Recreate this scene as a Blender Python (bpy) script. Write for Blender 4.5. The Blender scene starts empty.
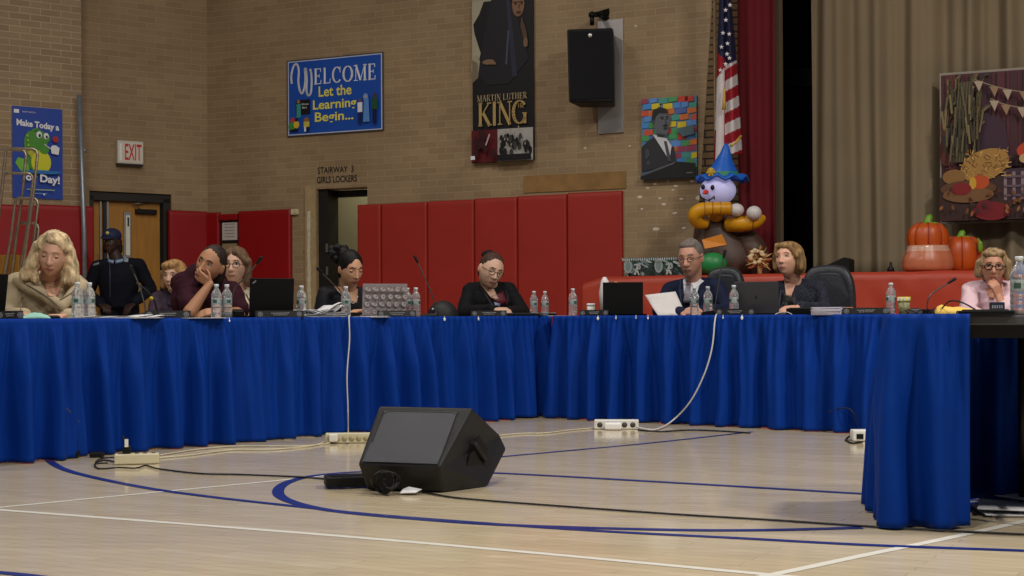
import bpy, bmesh, math, random
from mathutils import Vector, Matrix, noise
PI = math.pi
rnd = random.Random(7)
SC = bpy.context.scene
COL = SC.collection
F = 1400.0; CX = 512.0; CY = 316.0; H = 0.745; TT = 0.74
A = math.radians(0.3); CA = math.cos(A); SA = math.sin(A)

# ------------------------------------------------------------------ camera
cd = bpy.data.cameras.new('camera'); cam = bpy.data.objects.new('camera', cd); COL.objects.link(cam)
SC.camera = cam
cd.sensor_width = 36.0; cd.lens = F * 36.0 / 1024.0; cd.shift_y = (CY - 288.0) / 1024.0
cd.clip_end = 100
right = Vector((CA, 0, -SA)); up = Vector((SA, 0, CA)); back = Vector((0, -1, 0))
cam.matrix_world = Matrix(((right.x, up.x, back.x, 0), (right.y, up.y, back.y, 0), (right.z, up.z, back.z, H), (0, 0, 0, 1)))

def P(px, py, Y):                                   # the place at depth Y that the photograph shows at px, py
    x = (px - CX) / F * Y; y = (CY - py) / F * Y
    return Vector((x * CA + y * SA, Y, -x * SA + y * CA + H))
def G(px, py, z=0.0):                               # the place on a level plane z
    u = (px - CX) / F; v = (CY - py) / F
    Y = (z - H) / (-u * SA + v * CA)
    p = P(px, py, Y); return Vector((p.x, p.y, z))

# ------------------------------------------------------------------ materials
MATS = {}
def srgb(r, g, b):
    f = lambda c: (c / 255.0) / 12.92 if c / 255.0 <= 0.04045 else ((c / 255.0 + 0.055) / 1.055) ** 2.4
    return (f(r), f(g), f(b), 1)
def mat(name, rgb, rough=0.6, metal=0.0, noise_amt=0.0, noise_scale=20.0, bump=0.0, bump_scale=60.0, trans=0.0, ior=1.45, emit=0.0, spec=0.5, sheen=0.0, coat=0.0, alpha=1.0, stretch=(1, 1, 1)):
    if name in MATS: return MATS[name]
    m = bpy.data.materials.new(name); m.use_nodes = True
    nt = m.node_tree; b = nt.nodes['Principled BSDF']
    b.inputs['Base Color'].default_value = rgb if len(rgb) == 4 else (*rgb, 1)
    b.inputs['Roughness'].default_value = rough; b.inputs['Metallic'].default_value = metal
    b.inputs['Specular IOR Level'].default_value = spec
    b.inputs['Transmission Weight'].default_value = trans; b.inputs['IOR'].default_value = ior
    b.inputs['Sheen Weight'].default_value = sheen; b.inputs['Coat Weight'].default_value = coat
    b.inputs['Alpha'].default_value = alpha
    if emit: 
        b.inputs['Emission Color'].default_value = b.inputs['Base Color'].default_value
        b.inputs['Emission Strength'].default_value = emit
    tc = nt.nodes.new('ShaderNodeTexCoord'); mp = nt.nodes.new('ShaderNodeMapping')
    mp.inputs['Scale'].default_value = stretch
    nt.links.new(tc.outputs['Object'], mp.inputs['Vector'])
    if noise_amt or True:
        n = nt.nodes.new('ShaderNodeTexNoise'); n.inputs['Scale'].default_value = noise_scale; n.inputs['Detail'].default_value = 4
        nt.links.new(mp.outputs['Vector'], n.inputs['Vector'])
        mx = nt.nodes.new('ShaderNodeMix'); mx.data_type = 'RGBA'; mx.blend_type = 'MULTIPLY'
        mx.inputs[0].default_value = 1.0
        na = max(noise_amt, 0.03)
        mr = nt.nodes.new('ShaderNodeMapRange'); mr.inputs['From Min'].default_value = 0.3; mr.inputs['From Max'].default_value = 0.7
        mr.inputs['To Min'].default_value = 1 - na; mr.inputs['To Max'].default_value = 1 + na
        nt.links.new(n.outputs['Fac'], mr.inputs['Value'])
        mx.inputs[6].default_value = b.inputs['Base Color'].default_value
        nt.links.new(mr.outputs['Result'], mx.inputs[7]); nt.links.new(mx.outputs[2], b.inputs['Base Color'])
    if bump:
        n2 = nt.nodes.new('ShaderNodeTexNoise'); n2.inputs['Scale'].default_value = bump_scale; n2.inputs['Detail'].default_value = 3
        nt.links.new(mp.outputs['Vector'], n2.inputs['Vector'])
        bp = nt.nodes.new('ShaderNodeBump'); bp.inputs['Strength'].default_value = bump; bp.inputs['Distance'].default_value = 0.01
        nt.links.new(n2.outputs['Fac'], bp.inputs['Height']); nt.links.new(bp.outputs['Normal'], b.inputs['Normal'])
    MATS[name] = m; return m
def flat(r, g, b, rough=0.5):                       # a printed or painted colour
    return mat('print_%d_%d_%d' % (r, g, b), srgb(r, g, b), rough)

def brick_mat(name, c1, c2, mortar, bw=0.30, bh=0.085, ms=0.006, bumpy=0.5):
    m = bpy.data.materials.new(name); m.use_nodes = True; nt = m.node_tree; b = nt.nodes['Principled BSDF']
    tc = nt.nodes.new('ShaderNodeTexCoord'); sp = nt.nodes.new('ShaderNodeSeparateXYZ'); cb = nt.nodes.new('ShaderNodeCombineXYZ')
    nt.links.new(tc.outputs['Object'], sp.inputs[0]); nt.links.new(sp.outputs[0], cb.inputs[0]); nt.links.new(sp.outputs[2], cb.inputs[1])
    br = nt.nodes.new('ShaderNodeTexBrick'); br.inputs['Scale'].default_value = 1.0
    br.inputs['Brick Width'].default_value = bw; br.inputs['Row Height'].default_value = bh; br.inputs['Mortar Size'].default_value = ms
    br.inputs['Mortar Smooth'].default_value = 0.4; br.inputs['Bias'].default_value = 0.0
    br.inputs['Color1'].default_value = c1; br.inputs['Color2'].default_value = c2; br.inputs['Mortar'].default_value = mortar
    nt.links.new(cb.outputs[0], br.inputs['Vector'])
    n = nt.nodes.new('ShaderNodeTexNoise'); n.inputs['Scale'].default_value = 1.3; n.inputs['Detail'].default_value = 6
    nt.links.new(cb.outputs[0], n.inputs['Vector'])
    mr = nt.nodes.new('ShaderNodeMapRange'); mr.inputs['From Min'].default_value = 0.3; mr.inputs['From Max'].default_value = 0.7
    mr.inputs['To Min'].default_value = 0.86; mr.inputs['To Max'].default_value = 1.12
    nt.links.new(n.outputs['Fac'], mr.inputs['Value'])
    mx = nt.nodes.new('ShaderNodeMix'); mx.data_type = 'RGBA'; mx.blend_type = 'MULTIPLY'; mx.inputs[0].default_value = 1
    nt.links.new(br.outputs['Color'], mx.inputs[6]); nt.links.new(mr.outputs['Result'], mx.inputs[7])
    nt.links.new(mx.outputs[2], b.inputs['Base Color'])
    b.inputs['Roughness'].default_value = 0.65; b.inputs['Specular IOR Level'].default_value = 0.3
    bp = nt.nodes.new('ShaderNodeBump'); bp.inputs['Strength'].default_value = bumpy; bp.inputs['Distance'].default_value = 0.008; bp.invert = True
    nt.links.new(br.outputs['Fac'], bp.inputs['Height']); nt.links.new(bp.outputs['Normal'], b.inputs['Normal'])
    return m
BRICK = brick_mat('tan_brick', srgb(156, 133, 103), srgb(145, 122, 93), srgb(166, 145, 116), bw=0.21, bh=0.068, ms=0.004, bumpy=.35)
BRICK2 = brick_mat('buff_brick', srgb(156, 134, 104), srgb(140, 117, 92), srgb(176, 158, 132), bw=0.21, bh=0.068, ms=0.005, bumpy=.35)
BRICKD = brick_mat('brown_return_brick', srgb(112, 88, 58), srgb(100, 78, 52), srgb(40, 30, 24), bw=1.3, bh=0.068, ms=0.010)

def floor_mat():
    m = bpy.data.materials.new('maple_boards'); m.use_nodes = True; nt = m.node_tree; b = nt.nodes['Principled BSDF']
    tc = nt.nodes.new('ShaderNodeTexCoord'); mp = nt.nodes.new('ShaderNodeMapping'); mp.inputs['Rotation'].default_value = (0, 0, math.radians(30))
    nt.links.new(tc.outputs['Object'], mp.inputs['Vector'])
    br = nt.nodes.new('ShaderNodeTexBrick'); br.inputs['Scale'].default_value = 1.0
    br.inputs['Brick Width'].default_value = 0.75; br.inputs['Row Height'].default_value = 0.057; br.inputs['Mortar Size'].default_value = 0.0012
    br.inputs['Color1'].default_value = srgb(204, 190, 162); br.inputs['Color2'].default_value = srgb(194, 179, 150); br.inputs['Mortar'].default_value = srgb(160, 144, 114)
    br.offset = 0.37
    nt.links.new(mp.outputs['Vector'], br.inputs['Vector'])
    mp2 = nt.nodes.new('ShaderNodeMapping'); mp2.inputs['Rotation'].default_value = (0, 0, math.radians(30)); mp2.inputs['Scale'].default_value = (0.7, 9, 1)
    nt.links.new(tc.outputs['Object'], mp2.inputs['Vector'])
    n = nt.nodes.new('ShaderNodeTexNoise'); n.inputs['Scale'].default_value = 2.5; n.inputs['Detail'].default_value = 5
    nt.links.new(mp2.outputs['Vector'], n.inputs['Vector'])
    mr = nt.nodes.new('ShaderNodeMapRange'); mr.inputs['From Min'].default_value = 0.3; mr.inputs['From Max'].default_value = 0.7
    mr.inputs['To Min'].default_value = 0.9; mr.inputs['To Max'].default_value = 1.08
    nt.links.new(n.outputs['Fac'], mr.inputs['Value'])
    mx = nt.nodes.new('ShaderNodeMix'); mx.data_type = 'RGBA'; mx.blend_type = 'MULTIPLY'; mx.inputs[0].default_value = 1
    nt.links.new(br.outputs['Color'], mx.inputs[6]); nt.links.new(mr.outputs['Result'], mx.inputs[7])
    nt.links.new(mx.outputs[2], b.inputs['Base Color'])
    n3 = nt.nodes.new('ShaderNodeTexNoise'); n3.inputs['Scale'].default_value = 3.0
    nt.links.new(tc.outputs['Object'], n3.inputs['Vector'])
    mr3 = nt.nodes.new('ShaderNodeMapRange'); mr3.inputs['To Min'].default_value = 0.09; mr3.inputs['To Max'].default_value = 0.17
    nt.links.new(n3.outputs['Fac'], mr3.inputs['Value']); nt.links.new(mr3.outputs['Result'], b.inputs['Roughness'])
    b.inputs['Specular IOR Level'].default_value = 0.5
    return m
FLOOR = floor_mat()
def cloth_mat(name, rgb, rough=0.75, sheen=0.0, amt=0.06):
    return mat(name, rgb, rough, spec=0.2, noise_amt=amt, noise_scale=6, bump=0.15, bump_scale=350)
BLUE = mat('royal_blue_polyester', srgb(0, 50, 138), 0.7, noise_amt=0.05, noise_scale=4, spec=0.15)
RED = mat('red_vinyl', srgb(158, 40, 30), 0.5, noise_amt=0.07, noise_scale=2.0, bump=0.15, bump_scale=5)
REDD = mat('deep_red_vinyl', srgb(144, 2, 8), 0.5, noise_amt=0.07, noise_scale=2.0)
REDE = mat('dark_red_edge', srgb(120, 8, 10), 0.5)
BLK = mat('black_plastic', srgb(17, 17, 19), 0.5, spec=.3, bump=0.1, bump_scale=300)
BLK2 = mat('satin_black', srgb(10, 10, 12), 0.4, spec=.25)
GRYB = mat('charcoal_box_finish', srgb(32, 32, 34), 0.5, spec=.3, bump=0.15, bump_scale=400)
GRILL = mat('dark_grille', srgb(44, 46, 54), 0.45, bump=0.2, bump_scale=900)
WHT = mat('white_paper', srgb(222, 222, 226), 0.7)
WPL = mat('white_plastic', srgb(225, 225, 220), 0.4)
CREAM = mat('cream_plastic', srgb(205, 198, 168), 0.4)
STEEL = mat('brushed_steel', srgb(170, 168, 165), 0.35, metal=0.9, noise_amt=0.1)
GALV = mat('galvanised_pipe', srgb(150, 155, 162), 0.4, metal=0.6, noise_amt=0.1)
BRONZE = mat('worn_tube_metal', srgb(165, 150, 132), 0.35, metal=0.75, noise_amt=0.15)
OAK = mat('honey_oak_veneer', srgb(168, 118, 46), 0.4, noise_amt=0.12, noise_scale=5, stretch=(6, 6, 0.6))
DARK = mat('dark_frame_paint', srgb(28, 24, 22), 0.5)
ORANGE = mat('orange_plastic_sheet', srgb(170, 60, 40), 0.45, noise_amt=0.08, noise_scale=2, bump=0.3, bump_scale=6)
BEIGE = mat('beige_curtain_cloth', srgb(136, 120, 96), 0.85, noise_amt=0.07, noise_scale=1.2)
MAROON = mat('maroon_velvet', srgb(98, 6, 20), 0.85, noise_amt=0.1, noise_scale=1.5)
TAN = mat('tan_curtain_cloth', srgb(100, 84, 64), 0.85)
BLACKOUT = mat('backstage_black', srgb(10, 10, 10), 0.9)
WATER = mat('clear_water_plastic', (0.80, 0.85, 0.90), 0.08, trans=0.80, ior=1.18, spec=.6)

# ------------------------------------------------------------------ mesh helper
class MB:
    def __init__(s): s.bm = bmesh.new(); s.mats = []; s.cur = 0
    def use(s, m):
        if m not in s.mats: s.mats.append(m)
        s.cur = s.mats.index(m); return s
    def face(s, vs, smooth=False):
        try: f = s.bm.faces.new(vs)
        except ValueError: return None
        f.material_index = s.cur; f.smooth = smooth; return f
    def v(s, p): return s.bm.verts.new(p)
    def poly(s, pts, smooth=False): return s.face([s.v(p) for p in pts], smooth)
    def box(s, c, d, M=None, bevel=0.0, taper=1.0):
        c = Vector(c); hx, hy, hz = d[0] / 2, d[1] / 2, d[2] / 2
        M = M or Matrix.Identity(4)
        if bevel <= 0:
            vs = [s.v(M @ (c + Vector((x * hx * (taper if z > 0 else 1), y * hy * (taper if z > 0 else 1), z * hz)))) for x in (-1, 1) for y in (-1, 1) for z in (-1, 1)]
            for q in ((0, 1, 3, 2), (4, 6, 7, 5), (0, 4, 5, 1), (2, 3, 7, 6), (0, 2, 6, 4), (1, 5, 7, 3)): s.face([vs[i] for i in q])
        else:
            t = bmesh.new(); bmesh.ops.create_cube(t, size=1)
            for v in t.verts: v.co = Vector((v.co.x * d[0], v.co.y * d[1], v.co.z * d[2]))
            bmesh.ops.bevel(t, geom=list(t.edges), offset=min(bevel, min(d) * 0.45), segments=2, affect='EDGES', profile=0.5)
            s.merge(t, M @ Matrix.Translation(c), smooth=False)
        return s
    def merge(s, t, M=None, smooth=None):
        M = M or Matrix.Identity(4); mp = {}
        for v in t.verts: mp[v] = s.v(M @ v.co)
        for f in t.faces: s.face([mp[v] for v in f.verts], f.smooth if smooth is None else smooth)
        t.free()
    def grid(s, rows, closed_u=False, smooth=True, cap=False):
        V = [[s.v(p) for p in r] for r in rows]
        n = len(V[0])
        for i in range(len(V) - 1):
            for j in range(n if closed_u else n - 1):
                k = (j + 1) % n
                s.face([V[i][j], V[i][k], V[i + 1][k], V[i + 1][j]], smooth)
        if cap and closed_u: s.face(V[0][::-1]); s.face(V[-1])
        return V
    def tube(s, pts, r, n=10, cap=True, smooth=True):
        pts = [Vector(p) for p in pts]; rs = r if isinstance(r, (list, tuple)) else [r] * len(pts)
        rows = []; prev = None
        for i, p in enumerate(pts):
            a = pts[max(i - 1, 0)]; b = pts[min(i + 1, len(pts) - 1)]
            t = (b - a).normalized()
            if prev is None:
                u = t.orthogonal().normalized()
            else:
                u = (prev - t * prev.dot(t)); u = u.normalized() if u.length > 1e-6 else t.orthogonal().normalized()
            prev = u; w = t.cross(u)
            rows.append([p + (u * math.cos(2 * PI * k / n) + w * math.sin(2 * PI * k / n)) * rs[i] for k in range(n)])
        s.grid(rows, True, smooth, cap); return s
    def lathe(s, prof, n=20, M=None, smooth=True):
        M = M or Matrix.Identity(4)
        s.grid([[M @ Vector((r * math.cos(2 * PI * k / n), r * math.sin(2 * PI * k / n), z)) for k in range(n)] for r, z in prof], True, smooth, True); return s
    def ell(s, c, r, M=None, nu=16, nv=10):
        M = M or Matrix.Identity(4); c = Vector(c)
        rr = (r, r, r) if isinstance(r, (int, float)) else r
        rows = []
        for i in range(nv + 1):
            a = -PI / 2 + PI * (0.02 + 0.96 * i / nv)
            rows.append([M @ (c + Vector((rr[0] * math.cos(a) * math.cos(2 * PI * k / nu), rr[1] * math.cos(a) * math.sin(2 * PI * k / nu), rr[2] * math.sin(a)))) for k in range(nu)])
        s.grid(rows, True, True, True); return s
    def cap(s, a, b, ra, rb, n=12):                 # tapered rod with round ends
        a = Vector(a); b = Vector(b); d = b - a; L = max(d.length, 1e-5); t = d / L
        u = t.orthogonal().normalized(); w = t.cross(u); rows = []
        st = [(-1, 0.05), (-0.8, 0.6), (-0.45, 0.89), (0, 1)]
        for q, k in st: rows.append((a + t * ra * q, ra * k))
        for q, k in st[::-1]: rows.append((b - t * rb * q, rb * k))
        s.grid([[p + (u * math.cos(2 * PI * k / n) + w * math.sin(2 * PI * k / n)) * r for k in range(n)] for p, r in rows], True, True, True); return s
    def prism(s, pts, y0, y1, M=None):              # outline in x,z pulled along y
        M = M or Matrix.Identity(4)
        a = [s.v(M @ Vector((x, y0, z))) for x, z in pts]; b = [s.v(M @ Vector((x, y1, z))) for x, z in pts]
        s.face(a); s.face(b[::-1]); n = len(pts)
        for i in range(n): s.face([a[i], b[i], b[(i + 1) % n], a[(i + 1) % n]])
        return s
    def build(s, name, m=None, parent=None, solid=0.0, fix=True):
        if m is not None and not s.mats: s.mats = [m]
        me = bpy.data.meshes.new(name)
        if fix: bmesh.ops.recalc_face_normals(s.bm, faces=s.bm.faces)
        s.bm.to_mesh(me); s.bm.free()
        for q in s.mats: me.materials.append(q)
        o = bpy.data.objects.new(name, me); COL.objects.link(o)
        if parent: o.parent = parent
        if solid:
            md = o.modifiers.new('thickness', 'SOLIDIFY'); md.thickness = solid; md.offset = 0
        return o
def tag(o, label=None, cat=None, group=None, kind=None):
    if label: o['label'] = label
    if cat: o['category'] = cat
    if group: o['group'] = group
    if kind: o['kind'] = kind
    return o
def thing(name, label, cat, loc=(0, 0, 0), rz=0.0, group=None):
    o = bpy.data.objects.new(name, None); COL.objects.link(o); o.empty_display_size = 0.05
    o.location = loc; o.rotation_euler = (0, 0, rz); return tag(o, label, cat, group)
def local(o):                                       # world -> the thing's own frame
    return (Matrix.Translation(o.location) @ o.rotation_euler.to_matrix().to_4x4()).inverted()
def copy_tree(o, parent=None):
    c = o.copy(); COL.objects.link(c); c.parent = parent
    for ch in [x for x in KIDS.get(o.name, [])]:
        copy_tree(ch, c)
    return c
KIDS = {}
def reg(root, *kids): KIDS.setdefault(root.name, []).extend(kids)
def struct(o): o['kind'] = 'structure'; return o
def smooth_path(pts, n=8):
    pts = [Vector(p) for p in pts]; out = []
    for i in range(len(pts) - 1):
        p0 = pts[max(i - 1, 0)]; p1 = pts[i]; p2 = pts[i + 1]; p3 = pts[min(i + 2, len(pts) - 1)]
        for k in range(n):
            t = k / n
            out.append(0.5 * ((2 * p1) + (p2 - p0) * t + (2 * p0 - 5 * p1 + 4 * p2 - p3) * t * t + (3 * p1 - p0 - 3 * p2 + p3) * t ** 3))
    out.append(pts[-1]); return out
def baked(o, name, parent=None):                    # apply modifiers, keep plain mesh
    dg = bpy.context.evaluated_depsgraph_get(); dg.update()
    me = bpy.data.meshes.new_from_object(o.evaluated_get(dg)); me.name = name
    bpy.data.objects.remove(o)
    n = bpy.data.objects.new(name, me); COL.objects.link(n)
    if parent: n.parent = parent
    return n

# lettering: (list of polygons) from the built-in typeface
TXT = {}
def text_polys(s, bold=0.0):
    if (s, bold) in TXT: return TXT[(s, bold)]
    cu = bpy.data.curves.new('t', 'FONT'); cu.body = s; cu.size = 1; cu.offset = bold; cu.resolution_u = 3
    o = bpy.data.objects.new('t', cu); COL.objects.link(o)
    dg = bpy.context.evaluated_depsgraph_get(); dg.update()
    me = bpy.data.meshes.new_from_object(o.evaluated_get(dg)); bpy.data.objects.remove(o); bpy.data.curves.remove(cu)
    V = [(v.co.x, v.co.y) for v in me.vertices]; P_ = [[V[i] for i in p.vertices] for p in me.polygons]
    xs = [x for x, _ in V] or [0]; ys = [y for _, y in V] or [0]
    bpy.data.meshes.remove(me)
    TXT[(s, bold)] = (P_, min(xs), max(xs), min(ys), max(ys)); return TXT[(s, bold)]

class Art:                                          # printed artwork on a plane: u right, v up, both 0..1
    def __init__(s, mb, O, U, V, N, step=0.0012):
        s.mb = mb; s.O = Vector(O); s.U = Vector(U); s.V = Vector(V); s.N = Vector(N).normalized(); s.k = 1; s.step = step
        s.asp = s.U.length / s.V.length
    def pt(s, u, v): return s.O + s.U * u + s.V * v + s.N * (s.step * s.k)
    def poly(s, pts, m, lift=True):
        if lift: s.k += 1
        s.mb.use(m); s.mb.poly([s.pt(u, v) for u, v in pts]); return s
    def rect(s, u0, v0, u1, v1, m): return s.poly([(u0, v0), (u1, v0), (u1, v1), (u0, v1)], m)
    def oval(s, u, v, ru, rv, m, n=20, rot=0.0):
        return s.poly([(u + ru * math.cos(2 * PI * i / n) * math.cos(rot) - rv * math.sin(2 * PI * i / n) * math.sin(rot), v + ru * math.cos(2 * PI * i / n) * math.sin(rot) + rv * math.sin(2 * PI * i / n) * math.cos(rot)) for i in range(n)], m)
    def line(s, pts, w, m):                         # w in units of v
        s.k += 1; s.mb.use(m); pts = [Vector((a * s.asp, b)) for a, b in pts]
        for i in range(len(pts) - 1):
            d = (pts[i + 1] - pts[i]); L = d.length
            if L < 1e-6: continue
            d /= L; n = Vector((-d.y, d.x)) * w / 2; e = d * w * 0.2
            q = [pts[i] - n - e, pts[i + 1] - n + e, pts[i + 1] + n + e, pts[i] + n - e]
            s.mb.poly([s.pt(a.x / s.asp, a.y) for a in q])
        return s
    def text(s, t, u0, v0, u1, v1, m, bold=0.0, slope=0.0):
        P_, x0, x1, y0, y1 = text_polys(t, bold); s.k += 1; s.mb.use(m)
        for pl in P_:
            s.mb.poly([s.pt(u0 + (x - x0) / (x1 - x0) * (u1 - u0), v0 + (y - y0) / (y1 - y0) * (v1 - v0) + slope * (x - x0) / (x1 - x0)) for x, y in pl])
        return s
    def serif(s, t, u0, v0, u1, v1, m, gap=0.12, slope=0.0):
        # Roman capitals from thick and thin strokes with serifs; each glyph in a 1 x 1 box
        G_ = {
         'K': (0.95, [('t', [(.2, 0), (.2, 1)]), ('n', [(.26, .42), (.85, 1)]), ('t', [(.42, .55), (.88, 0)])], [(.2, 0), (.2, 1), (.85, 1), (.88, 0)]),
         'I': (0.4, [('t', [(.5, 0), (.5, 1)])], [(.5, 0), (.5, 1)]),
         'N': (1.0, [('n', [(.16, 0), (.16, 1)]), ('t', [(.16, 1), (.84, 0)]), ('n', [(.84, 0), (.84, 1)])], [(.16, 0), (.12, 1), (.84, 1)]),
         'G': (1.0, [('a', 40, 330, .5, .5, .42), ('t', [(.86, .02), (.86, .42)])], [(.84, .42)]),
         'E': (0.8, [('t', [(.22, 0), (.22, 1)]), ('n', [(.2, .02), (.86, .02)]), ('n', [(.2, .98), (.82, .98)]), ('n', [(.2, .52), (.66, .52)]), ('n', [(.86, 0), (.88, .24)]), ('n', [(.82, 1), (.83, .78)]), ('n', [(.66, .42), (.66, .62)])], [(.2, 0), (.2, 1)]),
         'L': (0.8, [('t', [(.22, 0), (.22, 1)]), ('n', [(.2, .02), (.86, .02)]), ('n', [(.86, 0), (.9, .28)])], [(.2, 0), (.2, 1)]),
         'C': (0.95, [('a', 45, 315, .52, .5, .42), ('n', [(.84, .64), (.84, 1)])], []),
         'O': (1.0, [('a', 0, 360, .5, .5, .42)], []),
         'M': (1.25, [('n', [(.14, 0), (.16, 1)]), ('t', [(.16, 1), (.5, .04)]), ('n', [(.5, .04), (.84, 1)]), ('t', [(.85, 0), (.84, 1)])], [(.14, 0), (.12, 1), (.86, 1), (.85, 0)]),
         'A': (0.95, [('n', [(.1, 0), (.48, 1)]), ('t', [(.5, 1), (.88, 0)]), ('n', [(.25, .36), (.72, .36)])], [(.1, 0), (.88, 0)]),
         'R': (0.9, [('t', [(.2, 0), (.2, 1)]), ('a', -90, 90, .5, .75, .25), ('n', [(.2, .98), (.52, .98)]), ('n', [(.2, .5), (.52, .5)]), ('t', [(.5, .5), (.88, 0)])], [(.2, 0), (.2, 1), (.88, 0)]),
         'T': (0.85, [('t', [(.5, 0), (.5, 1)]), ('n', [(.08, .98), (.92, .98)]), ('n', [(.08, 1), (.08, .78)]), ('n', [(.92, 1), (.92, .78)])], [(.5, 0)]),
         'U': (0.95, [('t', [(.2, .3), (.2, 1)]), ('a', 180, 360, .5, .32, .32), ('n', [(.81, .3), (.81, 1)])], [(.2, 1), (.81, 1)]),
         'H': (1.0, [('t', [(.2, 0), (.2, 1)]), ('t', [(.8, 0), (.8, 1)]), ('n', [(.2, .5), (.8, .5)])], [(.2, 0), (.2, 1), (.8, 0), (.8, 1)]),
         'J': (0.6, [('t', [(.55, .15), (.55, 1)]), ('n', [(.55, .15), (.2, 0)])], [(.55, 1)]),
         ' ': (0.35, [], [])}
        tot = sum(G_[c][0] for c in t) + gap * (len(t) - 1); x = 0.0; h = v1 - v0
        sx = (u1 - u0) / tot
        for c in t:
            w, st, se = G_[c]
            f = lambda a, b: (u0 + (x + a * w) * sx, v0 + b * h + slope * (x + a * w) / tot)
            for q in st:
                if q[0] == 'a':
                    _, a0, a1, cx, cy, rv = q; n = 18; pr = None
                    ru = rv if rv < 0.4 else 0.42
                    for i in range(n):
                        aa = math.radians(a0 + (a1 - a0) * i / n); ab = math.radians(a0 + (a1 - a0) * (i + 1) / n)
                        th = (0.045 + 0.11 * abs(math.cos((aa + ab) / 2))) * h
                        vv = 0.49 if rv > 0.4 else rv
                        s.line([f(cx + ru * math.cos(aa), cy + vv * math.sin(aa)), f(cx + ru * math.cos(ab), cy + vv * math.sin(ab))], th, m); s.k -= 1
                else: s.line([f(*p) for p in q[1]], (0.14 if q[0] == 't' else 0.05) * h, m); s.k -= 1
            for (a, b) in se:
                yy = b - 0.02 if b > .6 else b + 0.02
                s.line([f(a - 0.14, yy), f(a + 0.14, yy)], 0.05 * h, m); s.k -= 1
            x += w + gap
        s.k += 2; return s

# ------------------------------------------------------------------ lines of the room
def V2(x, y): return Vector((x, y, 0))
class Line:                                         # a straight run on the floor; off = distance behind it as seen from the camera
    def __init__(s, p, d, n): s.p = Vector((*p, 0)); s.d = Vector((*d, 0)).normalized(); s.n = Vector((*n, 0)).normalized()
    def depth(s, px, off=0.0):
        r = (px - CX) / F
        return (s.n.dot(s.p) + off) / (s.n.x * r + s.n.y)
    def at(s, px, off=0.0, z=0.0):
        Y = s.depth(px, off); return Vector(((px - CX) / F * Y, Y, z))
    def t(s, px, off=0.0): return (s.at(px, off) - s.p).dot(s.d)
    def pos(s, t, off=0.0, z=0.0): q = s.p + s.d * t + s.n * off; return Vector((q.x, q.y, z))
    def ang(s): return math.atan2(s.d.y, s.d.x)
LA = Line((-2.04, 7.9), (.675, .738), (-.738, .675))
MA = Line((.3, 10.2), (.793, -.608), (.608, .793))
RA = Line((1.215, 4.87), (.97, -.245), (.245, .97))
WR = Line((-3.45, 15.9), (.909, -.417), (.417, .909))           # brick wall right of the corner
WL = Line((-4.63, 15.07), (1.18, .83), (-.83, 1.18))            # canted wall with the door
WF = Line((-4.51, 14.7), (1.18, .83), (-.83, 1.18))             # pier further left
ST = Line((.64, 12.6), (.909, -.417), (.417, .909))             # stage front
STZ = 1.085

# ------------------------------------------------------------------ floor with painted lines
fb = MB(); fb.use(FLOOR)
fb.poly([(-9, -3, 0), (9, -3, 0), (9, 21, 0), (-9, 21, 0)])
PBLUE = mat('court_line_blue', srgb(30, 44, 118), 0.3); PWHITE = mat('court_line_white', srgb(216, 214, 206), 0.35)
def court(pix, w, m, z):
    fb.use(m); w = tuple(q * .72 for q in w) if isinstance(w, tuple) else w * .72; pts = smooth_path([G(*p) for p in pix], 10); L = []; R = []
    for i, p in enumerate(pts):
        a = pts[max(i - 1, 0)]; b = pts[min(i + 1, len(pts) - 1)]; t = (b - a).normalized(); n = Vector((-t.y, t.x, 0))
        ww = w[0] + (w[1] - w[0]) * i / (len(pts) - 1) if isinstance(w, tuple) else w
        L.append(p + n * ww / 2 + Vector((0, 0, z))); R.append(p - n * ww / 2 + Vector((0, 0, z)))
    fb.grid([L, R], smooth=False)
court([(-40, 507), (0, 510), (300, 533), (512, 551), (770, 575), (900, 587)], 0.05, PWHITE, 0.0010)
court([(-40, 511), (0, 507.5), (150, 493), (300, 478.5), (345, 473)], 0.04, PWHITE, 0.0012)
court([(640, 600), (772, 575), (862, 556), (940, 540), (1022, 522), (1060, 513)], 0.05, PWHITE, 0.0014)
court([(44, 452), (52, 463), (75, 473), (140, 487), (210, 497), (300, 507), (375, 515), (512, 525.5), (612, 532), (740, 538.5), (862, 545), (1024, 551), (1100, 554)], 0.06, PBLUE, 0.0016)
court([(862, 528), (760, 530.5), (662, 530), (512, 525.5), (420, 519.5), (340, 512), (298, 504), (279, 495), (283, 485), (305, 477.5), (340, 473.3), (380, 471.5), (440, 471.8), (512, 474), (662, 482.3), (862, 494), (1024, 503)], 0.07, PBLUE, 0.0018)
court([(440, 462.5), (512, 456), (600, 448), (662, 442), (752, 432)], 0.05, PBLUE, 0.0020)
court([(-30, 571), (0, 573), (30, 576), (80, 582)], 0.05, PBLUE, 0.0022)
o = fb.build('floor', fix=False); struct(o)
for p in o.data.polygons:
    pass

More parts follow.
